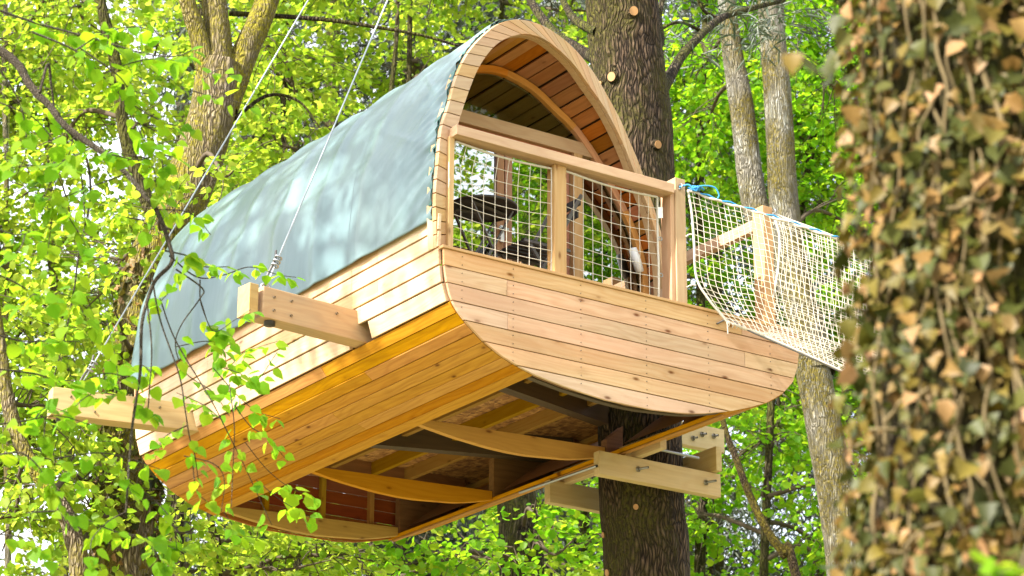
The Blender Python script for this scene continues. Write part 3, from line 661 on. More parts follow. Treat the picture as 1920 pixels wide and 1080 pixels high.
for z in (.50, .22): 
    T_ = Tubes(); th = np.linspace(0, 2*math.pi, 13); c = P3(1.905, .03, z); T_.add([c+P3(.014*math.cos(a), 0, .014*math.sin(a)) for a in th], .004, 5); T_.build('ring_hook', M['steel'], TH)
box('paper_tag', P3(1.90, .02, .70), (1, 0, .25), (0, 0, 1), (0, 1, 0), (.045, .085, .002), M['white'], TH)

# ---- suspension beams that poke out on the left, cap blocks, bolts
def out_beam(y0, k, xo, z0, z1, w, cap):
    d = P3(1, k, 0); d /= np.linalg.norm(d); zc = (z0+z1)/2
    a = P3(xo, y0+k*xo+w/2, zc); b = P3(.32, y0+k*.32+w/2, zc)
    o = bar('suspension_beam', a, b, w, z1-z0, M['beam'], TH, (0, 0, 1), .006)
    side = P3(-k, 1, 0); 
    if cap:
        cp = box('beam_cap', a-d*.075+side*.0, d, side, (0, 0, 1), (.075, w*.98, (z1-z0)*1.0), M['beam'], TH, .005); sub(o, cp)
    B = Tubes()
    for fx, fz in ((.12, .30), (.12, .72), (.30, .28), (.30, .75), (.78, .3)):
        c = P3(xo+(0-xo)*fx, y0+k*(xo-xo*fx)-.002, z1-(z1-z0)*fz); B.add([c, c+P3(0, -.010, 0)], .009, 8)
    sub(o, B.build('bolt', M['steel'], TH, None))
    c = P3(xo+.10, y0+k*xo+w*.45, z0); B = Tubes(); B.add([c+P3(0, 0, .004), c+P3(0, 0, -.03), c+P3(0, 0, -.032)], [.04, .04, .002], 16); sub(o, B.build('bolt_cap', M['black'], TH, None, False))
    return a
B1 = out_beam(1.09, .09, -.80, -.352, -.126, .15, True)
B2 = out_beam(3.66, -.2, -1.05, -.385, -.165, .15, False)
# ------------------------------------------------------------------ platform clamped round the big trunk
PF = empty('trunk_clamp', pl(1210, 900, 1, 1.7), 'pale timber clamp of bolted beams gripping the dark trunk under the hull', 'beam clamp')
def rel(parent, p): return np.asarray(p, float)
YF = 1.22
f0, f1 = pl(1124, 868, 1, YF), pl(1351, 889, 1, YF)
ztop, hb = (pl(1178, 855, 1, YF)[2]+f1[2])/2, .185
abox('clamp_beam', (f0[0], YF, ztop-hb), (f1[0], YF+.075, ztop), M['clamp'], PF, 0, .004)
YB = 2.16
xb0 = pl(1031, 905, 1, YB)[0]
abox('clamp_beam', (xb0, YB, ztop-hb+.02), (3.25, YB+.075, ztop+.02), M['clamp'], PF, 0, .004)
x3 = pl(1344, 850, 1, YF)[0]
abox('spacer_beam', (x3-.055, YF-.06, ztop+.004), (x3, YB+.2, ztop+.20), M['clamp'], PF, 1, .004)
xs_ = pl(1250, 835, 1, YF-.30)
abox('spacer_beam', (xs_[0]-.06, YF-.30, ztop+.004), (xs_[0], YB+.15, ztop+.13), M['clamp'], PF, 1, .004)
ub0, ub1 = pl(1335, 800, 1, YB-.08), pl(1359, 849, 1, YB-.08)
abox('upper_beam', (2.9, YB-.08, ub1[2]), (ub1[0], YB-.005, pl(1345, 803, 1, YB-.08)[2]), M['clamp'], PF, 0, .004)
def rod(a, b, r=.011):
    T = Tubes(); T.add([a, b], r, 8); T.build('threaded_rod', M['steel'], PF, None, True)
def bolt(p, n, L=.07):
    T = Tubes(); p = np.asarray(p); n = np.asarray(n, float); n /= np.linalg.norm(n)
    T.add([p, p+n*L], .010, 8); T.add([p, p+n*.016], .022, 6); T.build('bolt', M['steel'], PF, None, False)
rod(pl(1237, 843, 1, YF-.1), pl(1310, 859, 1, YF-.1)); 
q = pl(1142, 895, 1, YF+.0); rod(P3(q[0]-.1, YF+.02, ztop-.12), P3(q[0]-.1, YB+.1, ztop-.10))
for px, py in ((1195, 880), (1322, 905)): bolt(pl(px, py, 1, YF), (0.35, -1, 0), .10)
for px, py in ((1298, 822), (1315, 815), (1337, 818)): bolt(pl(px, py, 1, YB-.08), (.35, -1, 0), .05)

# ------------------------------------------------------------------ cables to the big trunk
ATT = pl(1150, -878, 1, 1.45)
def stay(name, foot, label, cap):
    o = empty(name, foot, label, 'stay cable', 'stay cables from the beams up to the big trunk')
    foot = np.asarray(foot); up = ATT+P3(-.25, 0, 0); d = (up-foot)/np.linalg.norm(up-foot)
    T = Tubes(); T.add(catmull([foot, foot+d*.25, (foot+up)/2, up], 30), .0062, 8); T.build('cable_strand', M['cable'], o)
    G = Tubes()
    for k in range(3):
        c = foot+d*(.20+.035*k); th = np.linspace(0, 2*math.pi, 13); e1 = np.cross(d, (0, 1, 0)); e1 /= np.linalg.norm(e1); e2 = np.cross(d, e1)
        G.add([c+.024*(math.cos(a)*e1+math.sin(a)*e2) for a in th], .008, 6)
    G.build('cable_grip', M['steel'], o)
    T = Tubes(); e1 = np.cross(d, FW); e1 /= np.linalg.norm(e1)
    T.add(catmull([foot-d*.0, foot+e1*.022+d*.10, foot+e1*.016+d*.24, foot+e1*.034+d*.32], 14), .009, 7); T.build('cable_tail', M['greybar'], o)
    G = Tubes(); th = np.linspace(0, 2*math.pi, 17); G.add([foot+P3(.035*math.cos(a), 0, .035*math.sin(a)-.0) for a in th], .010, 6); G.build('eye_bolt', M['red' if cap else 'steel'], o)
stay('stay_cable', B1+P3(.06, 0, .125), 'pale stay cable rising from the front beam across the tarpaulin', False)
stay('stay_cable', B2+P3(.22, 0, .125), 'pale stay cable rising from the rear beam past the mossy forked trunk', True)

# ------------------------------------------------------------------ bistro table and folding chair on the deck
DZ = FZ+.025
tc_ = pl(905, 390, 2, .50); tx, ty = float(tc_[0])+.01, .43
tx = float(pl(906, 392, 1, ty)[0]); tz = float(pl(906, 392, 1, ty)[2])
TB = empty('bistro_table', (tx, ty, DZ), 'round black metal bistro table behind the left rope net', 'table')
th = np.linspace(0, 2*math.pi, 41)[:-1]; R_ = .243
prism('table_top', [P3(tx+R_*math.cos(a), ty+R_*math.sin(a), tz) for a in th], (0, 0, .008), M['black'], TB, (1, 0, 0))
T = Tubes(); T.add([P3(tx+R_*math.cos(a), ty+R_*math.sin(a), tz+.003) for a in list(th)+[th[0], th[1]]], .012, 8); T.build('table_rim', M['black'], TB)
for s in (-1, 1): bar('under_strut', P3(tx-.17, ty+.10*s, tz-.012), P3(tx+.17, ty+.02*s, tz-.012), .025, .012, M['greybar'], TB)
for sx in (-1, 1):
    for sy in (-1, 1): bar('leg', P3(tx+.19*sx, ty+.13*sy, DZ+.005), P3(tx-.17*sx, ty+.12*sy, tz-.02), .022, .012, M['greybar'], TB, (1, 0, 0))
for sx in (-1, 1): bar('stretcher', P3(tx+.185*sx, ty-.13, DZ+.03), P3(tx+.185*sx, ty+.13, DZ+.03), .014, .014, M['greybar'], TB)
sa = pl(985, 468, 1, .42); sz = float(sa[2])
cx_, cy_ = float(pl(1000, 468, 1, .42)[0]), .42
CH = empty('folding_chair', (cx_, cy_, DZ), 'black slatted folding chair behind the middle railing post', 'chair')
w2, dp = .19, .18
for k in range(6):
    y = cy_-dp+2*dp*(k+.5)/6; abox('seat_slat', (cx_-.20, y-.020, sz), (cx_+.20, y+.020, sz+.010), M['black'], CH, 0)
bx = cx_+.23
for k, z in enumerate((sz+.26, sz+.36)):
    abox('back_slat', (bx+.02+.02*k, cy_-.19, z), (bx+.035+.02*k, cy_+.19, z+.06), M['black'], CH, 1)
for s in (-1, 1):
    bar('back_leg', P3(cx_-.19, cy_+.19*s, DZ+.003), P3(bx+.06, cy_+.19*s, sz+.44), .018, .024, M['greybar'], CH)
    bar('leg', P3(cx_+.20, cy_+.165*s, DZ+.003), P3(cx_-.16, cy_+.165*s, sz-.004), .018, .024, M['greybar'], CH)
    bar('seat_rail', P3(cx_-.20, cy_+.175*s, sz-.010), P3(cx_+.20, cy_+.175*s, sz-.010), .016, .018, M['greybar'], CH)

# ------------------------------------------------------------------ net bridge that leaves the deck to the right
HA = math.radians(24); dB = P3(math.cos(HA), -math.sin(HA), 0); nB = P3(math.sin(HA), math.cos(HA), 0)
p1 = P3(xb[2]+.02, -.03, .9); p2 = P3(xc[1]+.02, -.01, .9)
NBR = empty('net_bridge', p1*P3(1, 1, 0), 'white rope net walkway hung between the corner posts and the ivy trunk', 'net bridge')
N1 = [vpl(x, y, p1, nB) for x, y in ((1290, 356), (1340, 374), (1400, 392), (1450, 408), (1530, 434), (1607, 460), (1700, 492), (1880, 556), (2060, 622))]
L1 = [vpl(x, y, p1, nB) for x, y in ((1362, 602), (1400, 618), (1447, 636), (1520, 668), (1590, 700), (1690, 738), (1870, 800), (2050, 860))]
E1 = [vpl(x, y, p1, nB) for x, y in ((1290, 356), (1297, 400), (1301, 450), (1306, 520), (1328, 560), (1362, 602))]
N2 = [vpl(x, y, p2, nB) for x, y in ((1449, 402), (1480, 414), (1530, 432), (1607, 462), (1720, 502), (1880, 560), (2060, 628))]
L2 = [vpl(x, y, p2, nB) for x, y in ((1436, 600), (1480, 615), (1530, 630), (1607, 655), (1720, 692), (1880, 748), (2060, 810))]
E2 = [vpl(x, y, p2, nB) for x, y in ((1449, 402), (1461, 440), (1460, 490), (1452, 545), (1436, 600))]
def even(P, n=200):
    Q_ = catmull(P, 600); l = np.concatenate([[0], np.cumsum(np.linalg.norm(np.diff(Q_, axis=0), axis=1))])
    return np.stack([np.interp(np.linspace(0, l[-1], n), l, Q_[:, i]) for i in range(3)], 1)
def patch(top, bot, edge, nu, nv, name, r, seed, sw=.012):
    """rope mesh between two curves; the u=0 border follows edge"""
    A, Bq, C = even(top), even(bot), even(edge)
    def pt(u, v):
        i = int(u*199.0); a, b = A[i], Bq[i]
        p = a+(b-a)*v; e = C[int(v*199.0)]; lin = A[0]+(Bq[0]-A[0])*v
        return p+(e-lin)*(1-u)**6
    G = np.array([[pt(u, v) for v in np.linspace(0, 1, nv*2+1)] for u in np.linspace(0, 1, nu*2+1)])
    w = fbm(G.reshape(-1, 3)*6, 2, seed).reshape(G.shape[:2]); w2 = fbm(G.reshape(-1, 3)*9, 2, seed+9).reshape(G.shape[:2])
    G = G+w[..., None]*nB*sw*1.5+w2[..., None]*P3(0, 0, 1)*sw*.6+w[..., None]*dB*sw*.6
    T = Tubes()
    for i in range(0, nu*2+1, 2): T.add(G[i], r, 4)
    for j in range(0, nv*2+1, 2): T.add(G[:, j], r, 4)
    kk = []
    for i in range(2, nu*2, 2):
        for j in range(2, nv*2, 2):
            p = G[i, j]; kk.append(p)
    kk = np.array(kk); o6 = np.array([[1, 0, 0], [-1, 0, 0], [0, 1, 0], [0, -1, 0], [0, 0, 1], [0, 0, -1]])*r*1.6
    V = (kk[:, None]+o6[None]).reshape(-1, 3); f8 = np.array([[0, 2, 4], [2, 1, 4], [1, 3, 4], [3, 0, 4], [2, 0, 5], [1, 2, 5], [3, 1, 5], [0, 3, 5]])
    F3 = (np.arange(len(kk))[:, None, None]*6+f8[None]).reshape(-1, 3)
    VT = np.concatenate(T.V); FT = np.concatenate(T.F)
    o = obj_np(name, np.concatenate([VT, V]), [FT, F3+len(VT)], M['net'], NBR, True)
    return G
G1 = patch(N1, L1, E1, 70, 21, 'side_net', .0024, 3)
G2 = patch(N2, L2, E2, 60, 20, 'side_net', .0024, 5)
patch(L2, [G1[min(140, int(8+u*132)), -1] for u in np.linspace(0, 1, 12)], [E2[-1], (E2[-1]+L1[2])/2-P3(0, 0, .02), G1[8, -1]], 60, 12, 'floor_net', .0024, 8)
def rope(name, pts, r, mat, n=60): 
    T = Tubes(); T.add(catmull(pts, n), r, 7); T.build(name, mat, NBR)
up = P3(0, 0, .010)
tp_ = Tubes(); c1 = even(N1, 180)
ph = np.linspace(0, 120, 180)
rope('blue_rope', c1+up+np.stack([0*ph, .006*np.sin(ph), .007*np.cos(ph)], 1), .0065, M['blue'], 180)
rope('white_rope', c1-up*.2+np.stack([0*ph, -.006*np.sin(ph), -.004*np.cos(ph)], 1), .0095, M['rope'], 180)
c2 = even(N2, 60); rope('white_rope', c2+up*.6, .0105, M['rope'], 60); rope('white_rope', c2-up*.8, .0085, M['rope'], 60)
rope('blue_rope', c2[22:]+up*1.3, .0055, M['blue'], 60)
rope('border_rope', E1, .009, M['rope']); rope('border_rope', E2, .0085, M['rope']); rope('border_rope', L1, .008, M['rope'])
rope('lower_strap', [vpl(1344, 607, P3(0, -.03, 0), (0, 1, 0)), vpl(1368, 599, P3(0, -.05, 0), (0, 1, 0)), L1[1]+P3(0, -.0, .0)]+[p-P3(0, 0, .012) for p in L1[2:]], .006, M['greybar'])
hk = vpl(1274, 351, P3(0, -.02, 0), (0, 1, 0))
T = Tubes(); th = np.linspace(0, 2*math.pi, 15)
T.add([hk+P3(.0, -.02*math.cos(a)-.012, .02*math.sin(a)) for a in th], .006, 6); T.build('eye_bolt', M['steel'], NBR)
hk2 = P3(xc[1]-.01, -.02, N2[0][2]+.01); T = Tubes(); T.add([hk2+P3(0, -.018*math.cos(a)-.012, .018*math.sin(a)) for a in th], .006, 6); T.build('eye_bolt', M['steel'], NBR)
# blue knot: loops round the first hook and two loose tails
rope('blue_rope', [hk, hk+dB*.05+P3(0, -.03, .012), hk+dB*.10+P3(0, -.03, -.03), hk+dB*.14+P3(0, -.02, .008), N1[0]+dB*.12+up], .007, M['blue'])
rope('blue_rope', [hk+dB*.06+P3(0, -.03, -.02), hk+dB*.14+P3(0, -.05, .005), hk+dB*.23+P3(0, -.05, .0), hk+dB*.27+P3(0, -.04, -.05), hk+dB*.26+P3(0, -.04, -.085)], .0055, M['blue'])
for k in range(4):
    c = hk+dB*(.10+.016*k); e = P3(0, 0, 1); T = Tubes(); T.add([c+.016*(math.cos(a)*e+math.sin(a)*nB) for a in th], .006, 6); T.build('knot_turn', M['blue'], NBR)
for (x, y) in ((1300, 440), (1305, 535)):
    a = vpl(x, y, p1, nB); b = P3(xb[2]-.01, -.018, a[2]-.02); rope('tie_cord', [a, (a+b)/2+P3(0, 0, .01), b], .005, M['rope'], 8)
a = vpl(1362, 602, p1, nB); rope('tie_cord', [a, a+P3(0, -.01, -.03), a+P3(0.003, -.01, -.10)], .005, M['rope'], 10)
a = vpl(1384, 612, p1, nB)
for k in range(5): rope('tie_cord', [a+P3(-.10+.035*k, 0, .02), a+P3(-.09+.035*k, -.012, -.004), a+P3(-.08+.035*k, .01, -.015)], .004, M['rope'], 6)
# ------------------------------------------------------------------ trees
FH = np.array([math.sin(YAW), math.cos(YAW), 0.0])
def ath(x, y, D):
    """world point seen at photo position x, y that stands D metres off (level distance)"""
    q = ray(x, y); return CAM+q*(D/np.dot(q, FH))
def trunk_geo(P, R, sides, rings, amp=.06, seed=0, k=None):
    Q = catmull(P, rings); s = np.linspace(0, 1, rings); r = np.interp(s, np.linspace(0, 1, len(R)), R)
    V, F = tube_geo(Q, r, sides)
    c = np.repeat(Q, sides, 0); d = V-c; L = np.linalg.norm(d, axis=1, keepdims=True); d = d/(L+1e-9)
    sc = 1.0/max(.12, float(np.mean(r)))
    n1 = fbm(np.stack([d[:, 0]*2.2+seed, d[:, 1]*2.2, V[:, 2]*.9], 1), 3, seed)
    n2 = vnoise(np.stack([V[:, 0]*26, V[:, 1]*26, V[:, 2]*5.0], 1), seed+3)
    V = V+d*(L*(amp*min(1, float(np.mean(r))/.12)*n1[:, None])+.010*min(1, float(np.mean(r))/.2)*np.abs(n2)[:, None])
    return V, F, Q, r
def trunk_part(name, P, R, mat, parent, sides=28, rings=80, amp=.06, seed=0):
    V, F, Q, r = trunk_geo(P, R, sides, rings, amp, seed)
    obj_np(name, V, [F], mat, parent, True); return Q, r
def to_ground(P, lean=.0):
    P = [np.asarray(p, float) for p in P]; d = P[0]-P[1]; d = d/abs(d[2]); h = P[0][2]-GZ+.1
    return [P[0]+np.array([d[0]*.25*h, d[1]*.25*h, -h]), P[0]+np.array([d[0]*.2*h, d[1]*.2*h, -h*.5])]+P
def leaves(P, D, L, m, size, seed, droop=.25, flat=.55, wid=.42, tilt=.5):
    """m leaves on each twig (start P, direction D, length L): returns vertices and faces"""
    g = np.random.default_rng(seed); n = len(P); D = D/np.linalg.norm(D, axis=1, keepdims=True)
    t = (np.arange(m)[None]+g.random((n, m)))/m; t = t**.8
    S = np.cross(D, [0, 0, 1.0]); S /= np.linalg.norm(S, axis=1, keepdims=True)+1e-9
    pos = P[:, None]+D[:, None]*(L[:, None]*t)[..., None]; pos[..., 2] -= droop*(L[:, None]*t)**2
    sg = np.where(np.arange(m)[None] % 2 == 0, 1.0, -1.0)*np.ones((n, 1))
    pos = pos+g.normal(0, .05*1.0, pos.shape)*size/.085
    tip = D[:, None]*(.35+.5*g.random((n, m)))[..., None]+S[:, None]*(sg*(.5+.6*g.random((n, m))))[..., None]+g.normal(0, .35, pos.shape)
    tip[..., 2] -= tilt*g.random((n, m)); tip /= np.linalg.norm(tip, axis=-1, keepdims=True)
    nz = np.array([0, 0, 1.0])*flat+g.normal(0, .45, pos.shape)
    side = np.cross(nz, tip); side /= np.linalg.norm(side, axis=-1, keepdims=True)+1e-9; nn = np.cross(tip, side)
    s = size*(.55+.8*g.random((n, m)))[..., None]
    w = s*wid; f = (.10+.25*g.random((n, m)))[..., None]*w
    b = pos; v = [b, b+tip*s*.28+side*w+nn*f, b+tip*s*.68+side*w*.85+nn*f*.9-nn*s*.03, b+tip*s-nn*s*.12, b+tip*s*.68-side*w*.85+nn*f*.9-nn*s*.03, b+tip*s*.28-side*w+nn*f]
    V = np.stack(v, 2).reshape(-1, 3); N = n*m; i = np.arange(N)[:, None]*6
    F = np.concatenate([i+np.array([[0, 1, 2, 3]]), i+np.array([[0, 3, 4, 5]])])
    return V, F
def ball(n, c, r, flatz, g):
    d = g.normal(0, 1, (n, 3)); d /= np.linalg.norm(d, axis=1, keepdims=True)
    return c+d*(r*g.random((n, 1))**.45)*np.array([1, 1, flatz])
def crown(parent, trunkQ, clumps, leafmat, size, per=56, m=13, seed=0, twigmat=None, tw=.010, Lsp=.36, flatz=.62, flat=.55, layers=True):
    """limbs run from the trunk to each clump, twigs from the limbs to the sprays, leaves along the sprays"""
    g = np.random.default_rng(seed); T = Tubes(); PV, PF, n = [], [], 0; SP, SD = [], []
    for c, r in clumps:
        c = np.asarray(c, float); below = trunkQ[trunkQ[:, 2] < c[2]+.3]
        if len(below) == 0: below = trunkQ[:1]
        a = below[np.argmin(np.linalg.norm((below-c)*np.array([1, 1, .6]), axis=1))]
        mid = (a+c)/2+np.array([0, 0, .15*np.linalg.norm(c-a)])+g.normal(0, .12*r, 3)
        end = c+(c-a)/(np.linalg.norm(c-a)+1e-6)*r*.75+np.array([0, 0, .05])
        limb = catmull([a, mid, c, end], 16); T.add(limb, np.linspace(tw*3.2, tw*.7, 16), 6)
        k = int(per*r*r); sp = ball(k, c, r, flatz, g)
        if layers: sp[:, 2] = c[2]+np.round((sp[:, 2]-c[2])/(.34*r+.12))*(.34*r+.12)+g.normal(0, .07, k)
        lim = catmull(limb, 40)
        dd = np.linalg.norm(sp[:, None]-lim[None, 8:], axis=2); j = np.argmin(dd, 1)+8
        st = lim[np.maximum(8, j-5)]
        d = sp-st; d[:, 2] *= .35; d += g.normal(0, .22*r, d.shape)*np.array([1, 1, .3]); d /= np.linalg.norm(d, axis=1, keepdims=True)+1e-9
        SP.append(sp); SD.append(d)
        for q in range(k):
            if g.random() < .55: T.add(catmull([st[q], (st[q]+sp[q])/2+g.normal(0, .05, 3)+np.array([0, 0, .06]), sp[q], sp[q]+d[q]*Lsp*.8-np.array([0, 0, .03])], 6), np.linspace(tw*.75, tw*.25, 6), 4)
    SP, SD = np.concatenate(SP), np.concatenate(SD)
    V, F = leaves(SP-SD*Lsp*.25, SD, Lsp*(.6+.7*g.random(len(SP))), m, size, seed+1, flat=flat)
    T.build('branches', twigmat or M['twig'], parent, 'stuff')
    obj_np('crown', V, [F], leafmat, parent, False, 'stuff')
GRP = 'broad-leaved trees in the sunlit wood behind the tree house'
def wood_tree(name, px, D, r, label, clumps, leafmat, barkmat, seed, size=.084, per=58, m=14, group=GRP, path=None, top=None, tw=.010, extra=(), lm2=None):
    path = path or [(px, 1180), (px+random.uniform(-25, 25), 800), (px+random.uniform(-40, 40), 400), (px+random.uniform(-50, 50), 0), (px, -420)]
    P = to_ground([ath(x, y, D) for x, y in path])
    o = empty(name, (P[0][0], P[0][1], GZ), label, 'tree', group)
    R = np.linspace(r*1.15, r*(.35 if top is None else top), 8)
    Q, rr = trunk_part('trunk', P, R, barkmat, o, 18 if r < .15 else 30, 90, .07, seed)
    for e in extra: trunk_part('fork', e[0], e[1], barkmat, o, 22, 50, .06, seed+5)
    allQ = np.concatenate([Q]+[catmull(e[0], 40) for e in extra]); allQ = allQ[allQ[:, 2] > GZ+3.5]
    cl = [(ath(x, y, DD), rad) for x, y, DD, rad in clumps]
    if cl: crown(o, allQ, cl, leafmat, size, per, m, seed, tw=tw)
    return o, Q, rr

# the big dark trunk that carries the tree house
YT = 1.72
P = [pl(1213, 1080, 1, YT), pl(1209, 1000, 1, YT), pl(1201, 880, 1, YT), pl(1190, 290, 1, YT), pl(1166, 0, 1, YT), pl(1140, -500, 1, YT), pl(1128, -900, 1, YT), pl(1110, -1500, 1, YT)]
g_ = P[0].copy(); 
PB = [np.array([g_[0]+.05, g_[1], GZ-.1]), np.array([g_[0]+.03, g_[1], (GZ+g_[2])/2])]+P
BT = empty('big_trunk_tree', (PB[0][0], PB[0][1], GZ), 'massive dark furrowed trunk with pale pruning cuts passing beside the arch', 'tree')
Q, rr = trunk_part('trunk', PB, [.54, .40, .335, .33, .33, .32, .30, .27, .24, .15], M['bark_cedar'], BT, 72, 420, .035, 2)
def rad_at(z): 
    k = int(np.argmin(np.abs(Q[:, 2]-z))); return Q[k], rr[k]
def cut_disc(px, py, rpx, facing=None):
    """sawn branch stub standing a little proud of the bark, found by walking the sight line to the trunk"""
    q = ray(px, py)
    best = None
    for t in np.linspace(17, 23, 1200):
        p = CAM+q*t; c, r = rad_at(p[2])
        if np.hypot(p[0]-c[0], p[1]-c[1]) < r*1.02: best = p; break
    if best is None: return
    c, r = rad_at(best[2]); n = best-c; n[2] = -.05; n /= np.linalg.norm(n); rw = rpx*np.linalg.norm(best-CAM)/FPX
    T = Tubes(); T.add([best-n*.03, best+n*.012, best+n*.022], [rw*1.7, rw*1.4, rw*1.05], 18); T.build('stub_collar', M['bark_cedar'], BT)
    e1 = np.cross(n, (0, 0, 1)); e1 /= np.linalg.norm(e1); e2 = np.cross(n, e1); th = np.linspace(0, 2*math.pi, 21)[:-1]
    prism('pruning_cut', [best+n*.020+rw*(math.cos(a)*e1+1.12*math.sin(a)*e2) for a in th], n*.008, M['cut'], BT, e1)
for px, py, rp in ((1187, 22, 8), (1149, 145, 8), (1129, 157, 4), (1231, 272, 7), (1193, 951, 5), (1136, 1003, 5), (1143, 1074, 6)): cut_disc(px, py, rp)
YB_ = YT
def limb(parent, px, r0, r1, mat, y=YB_, name='limb', dy=0.0, k=8):
    n = len(px); Pp = [pl(x, yy, 1, y+dy*i/(n-1)) for i, (x, yy) in enumerate(px)]
    V, F, _, _ = trunk_geo(Pp, [r0, r1], k, 10*n, .06, int(px[0][0])); obj_np(name, V, [F], mat, parent, True); return catmull(Pp, 40)
lb = [limb(BT, [(1215, 215), (1245, 165), (1275, 110), (1310, 70), (1350, 35), (1400, 18), (1470, 0)], .055, .022, M['bark_dark'], YT, dy=1.6),
      limb(BT, [(1225, 110), (1240, 75), (1236, 30), (1250, -30)], .035, .02, M['bark_dark'], YT, dy=.5),
      limb(BT, [(1130, 118), (1085, 92), (1040, 62), (1000, 10), (975, -40)], .055, .03, M['bark_dark'], YT, dy=2.0),
      limb(BT, [(1120, 60), (1082, 40), (1060, 10), (1040, -40)], .045, .02, M['bark_dark'], YT, dy=1.0),
      limb(BT, [(1280, 100), (1262, 118), (1240, 150)], .016, .008, M['bark_dark'], YT+.5),
      limb(BT, [(1320, 60), (1275, 42), (1240, 56), (1225, 88)], .016, .010, M['bark_dark'], YT+.9),
      limb(BT, [(1350, 36), (1320, 20), (1300, -20)], .02, .012, M['bark_dark'], YT+1.2)]
ch = np.random.default_rng(4)
def needle_sprays(parent, pts, dirs, L, seed, m=26, size=.13, droop=.5, name='crown'):
    V, F = leaves(pts, dirs, L, m, size, seed, droop=droop, flat=.2, wid=.07, tilt=.9); obj_np(name, V, [F], M['needle'], parent, False, 'stuff')
pp, dd = [], []
for B in lb[:1]+lb[5:]:
    for k in range(3): pp.append(B[ch.integers(12, 40)]); dd.append(ch.normal(0, 1, 3)*np.array([1, 1, .25])-np.array([0, 0, .3]))
for (x, y, r) in ((1500, 15, .35), (1425, 20, .3), (1400, -10, .4), (1480, 60, .16)):
    c = pl(x, y, 1, YT+1.8)
    for k in range(4): pp.append(c+ch.normal(0, r*.5, 3)*np.array([1, 1, .5])); dd.append(ch.normal(0, 1, 3)*np.array([1, 1, .25])-np.array([0, 0, .3]))
needle_sprays(BT, np.array(pp), np.array(dd), .3+.3*ch.random(len(pp)), 77)

# mossy trunk with three forks at the left, ivy on its foot
P1 = [(225, 1080), (240, 900), (258, 700), (283, 520), (345, 370), (392, 240), (412, 120)]
D1 = 22.0
A_ = [ath(*p, D1) for p in P1]
ex = [([ath(412, 150, D1), ath(408, 60, D1), ath(398, -60, D1), ath(385, -400, D1)], [.155, .125, .115, .08]),
      ([ath(402, 190, D1-.05), ath(376, 80, D1-.1), ath(345, -20, D1-.2), ath(300, -200, D1-.3)], [.12, .09, .075, .05]),
      ([ath(418, 200, D1+.05), ath(462, 95, D1+.1), ath(500, 5, D1+.2), ath(545, -160, D1+.4)], [.15, .125, .115, .09])]
T1, Q1, r1 = wood_tree('mossy_forked_tree', 0, D1, .28, 'mossy trunk splitting into three stems, withered ivy on its foot, left of the tarpaulin',
    [(120, -150, 22.5, 1.1), (500, -160, 23, 1.2), (640, -60, 23.5, 1.0), (540, 130, 23.5, .8), (300, 430, 21.3, .55), (420, 330, 21.2, .4), (230, 620, 21.2, .5), (180, 960, 21.2, .45)], M['leaf_yellow'], M['bark_moss'], 31, path=P1, top=.72, extra=ex, group=None)
limbs1 = [([(430, 25), (520, 30), (620, 38), (700, 50), (790, 66), (880, 92)], .028, .012), ([(395, 260), (340, 300), (290, 340)], .03, .012), ([(430, 230), (500, 180), (560, 190), (600, 240)], .022, .008)]
for px, a, b in limbs1:
    V, F, _, _ = trunk_geo([ath(x, y, D1+.3) for x, y in px], [a, b], 7, 40, .08, 3); obj_np('limb', V, [F], M['bark_dark'], T1, True)
def ivy_on(parent, Q, r, z0, z1, n, size, seed, name='ivy', mat=None, out=.03, face=None):
    g = np.random.default_rng(seed); sel = np.where((Q[:, 2] > z0) & (Q[:, 2] < z1))[0]; i = g.choice(sel, n); a = g.random(n)*2*math.pi
    if face is not None: a = face+(g.random(n)-.5)*math.pi*1.15
    N = np.stack([np.cos(a), np.sin(a), 0*a], 1); P_ = Q[i]+N*(r[i]+out*g.random(n)**1.5)[:, None]; P_[:, 2] += g.normal(0, .06, n)
    tip = N*.35+g.normal(0, .4, (n, 3))-np.array([0, 0, .8]); tip /= np.linalg.norm(tip, axis=1, keepdims=True)
    nz = N+g.normal(0, .4, (n, 3)); sd = np.cross(nz, tip); sd /= np.linalg.norm(sd, axis=1, keepdims=True); nn = np.cross(tip, sd)
    s = size*(.5+.9*g.random(n))[:, None]; w = s*.48; f = w*(.1+.5*g.random(n))[:, None]
    st = ((-.03, .04), (.10, .90), (.22, 1.0), (.36, .62), (.46, .78), (.62, .5), (.85, .14), (1.0, .02)); cu = g.uniform(-.35, .45, n)[:, None]; rows_ = []
    for u, h in st:
        hw = h*g.uniform(.85, 1.15, (n, 1)); mid = P_+tip*s*u-nn*s*cu*u*u
        rows_ += [mid+sd*w*hw+nn*f*h, mid, mid-sd*w*hw+nn*f*h]
    V = np.stack(rows_, 1).reshape(-1, 3); m_ = len(st)*3; k = np.arange(n)[:, None]*m_; q_ = []
    for i_ in range(len(st)-1):
        b_ = i_*3; q_ += [k+np.array([[b_, b_+1, b_+4, b_+3]]), k+np.array([[b_+1, b_+2, b_+5, b_+4]])]
    obj_np(name, V, [np.concatenate(q_)], mat or M['ivy_mass'], parent, False, 'stuff')
ivy_on(T1, Q1, r1, GZ, ath(300, 480, D1)[2], 2000, .075, 5)
for (y0, y1, x) in ((800, 1080, 300), (600, 800, 270)): pass
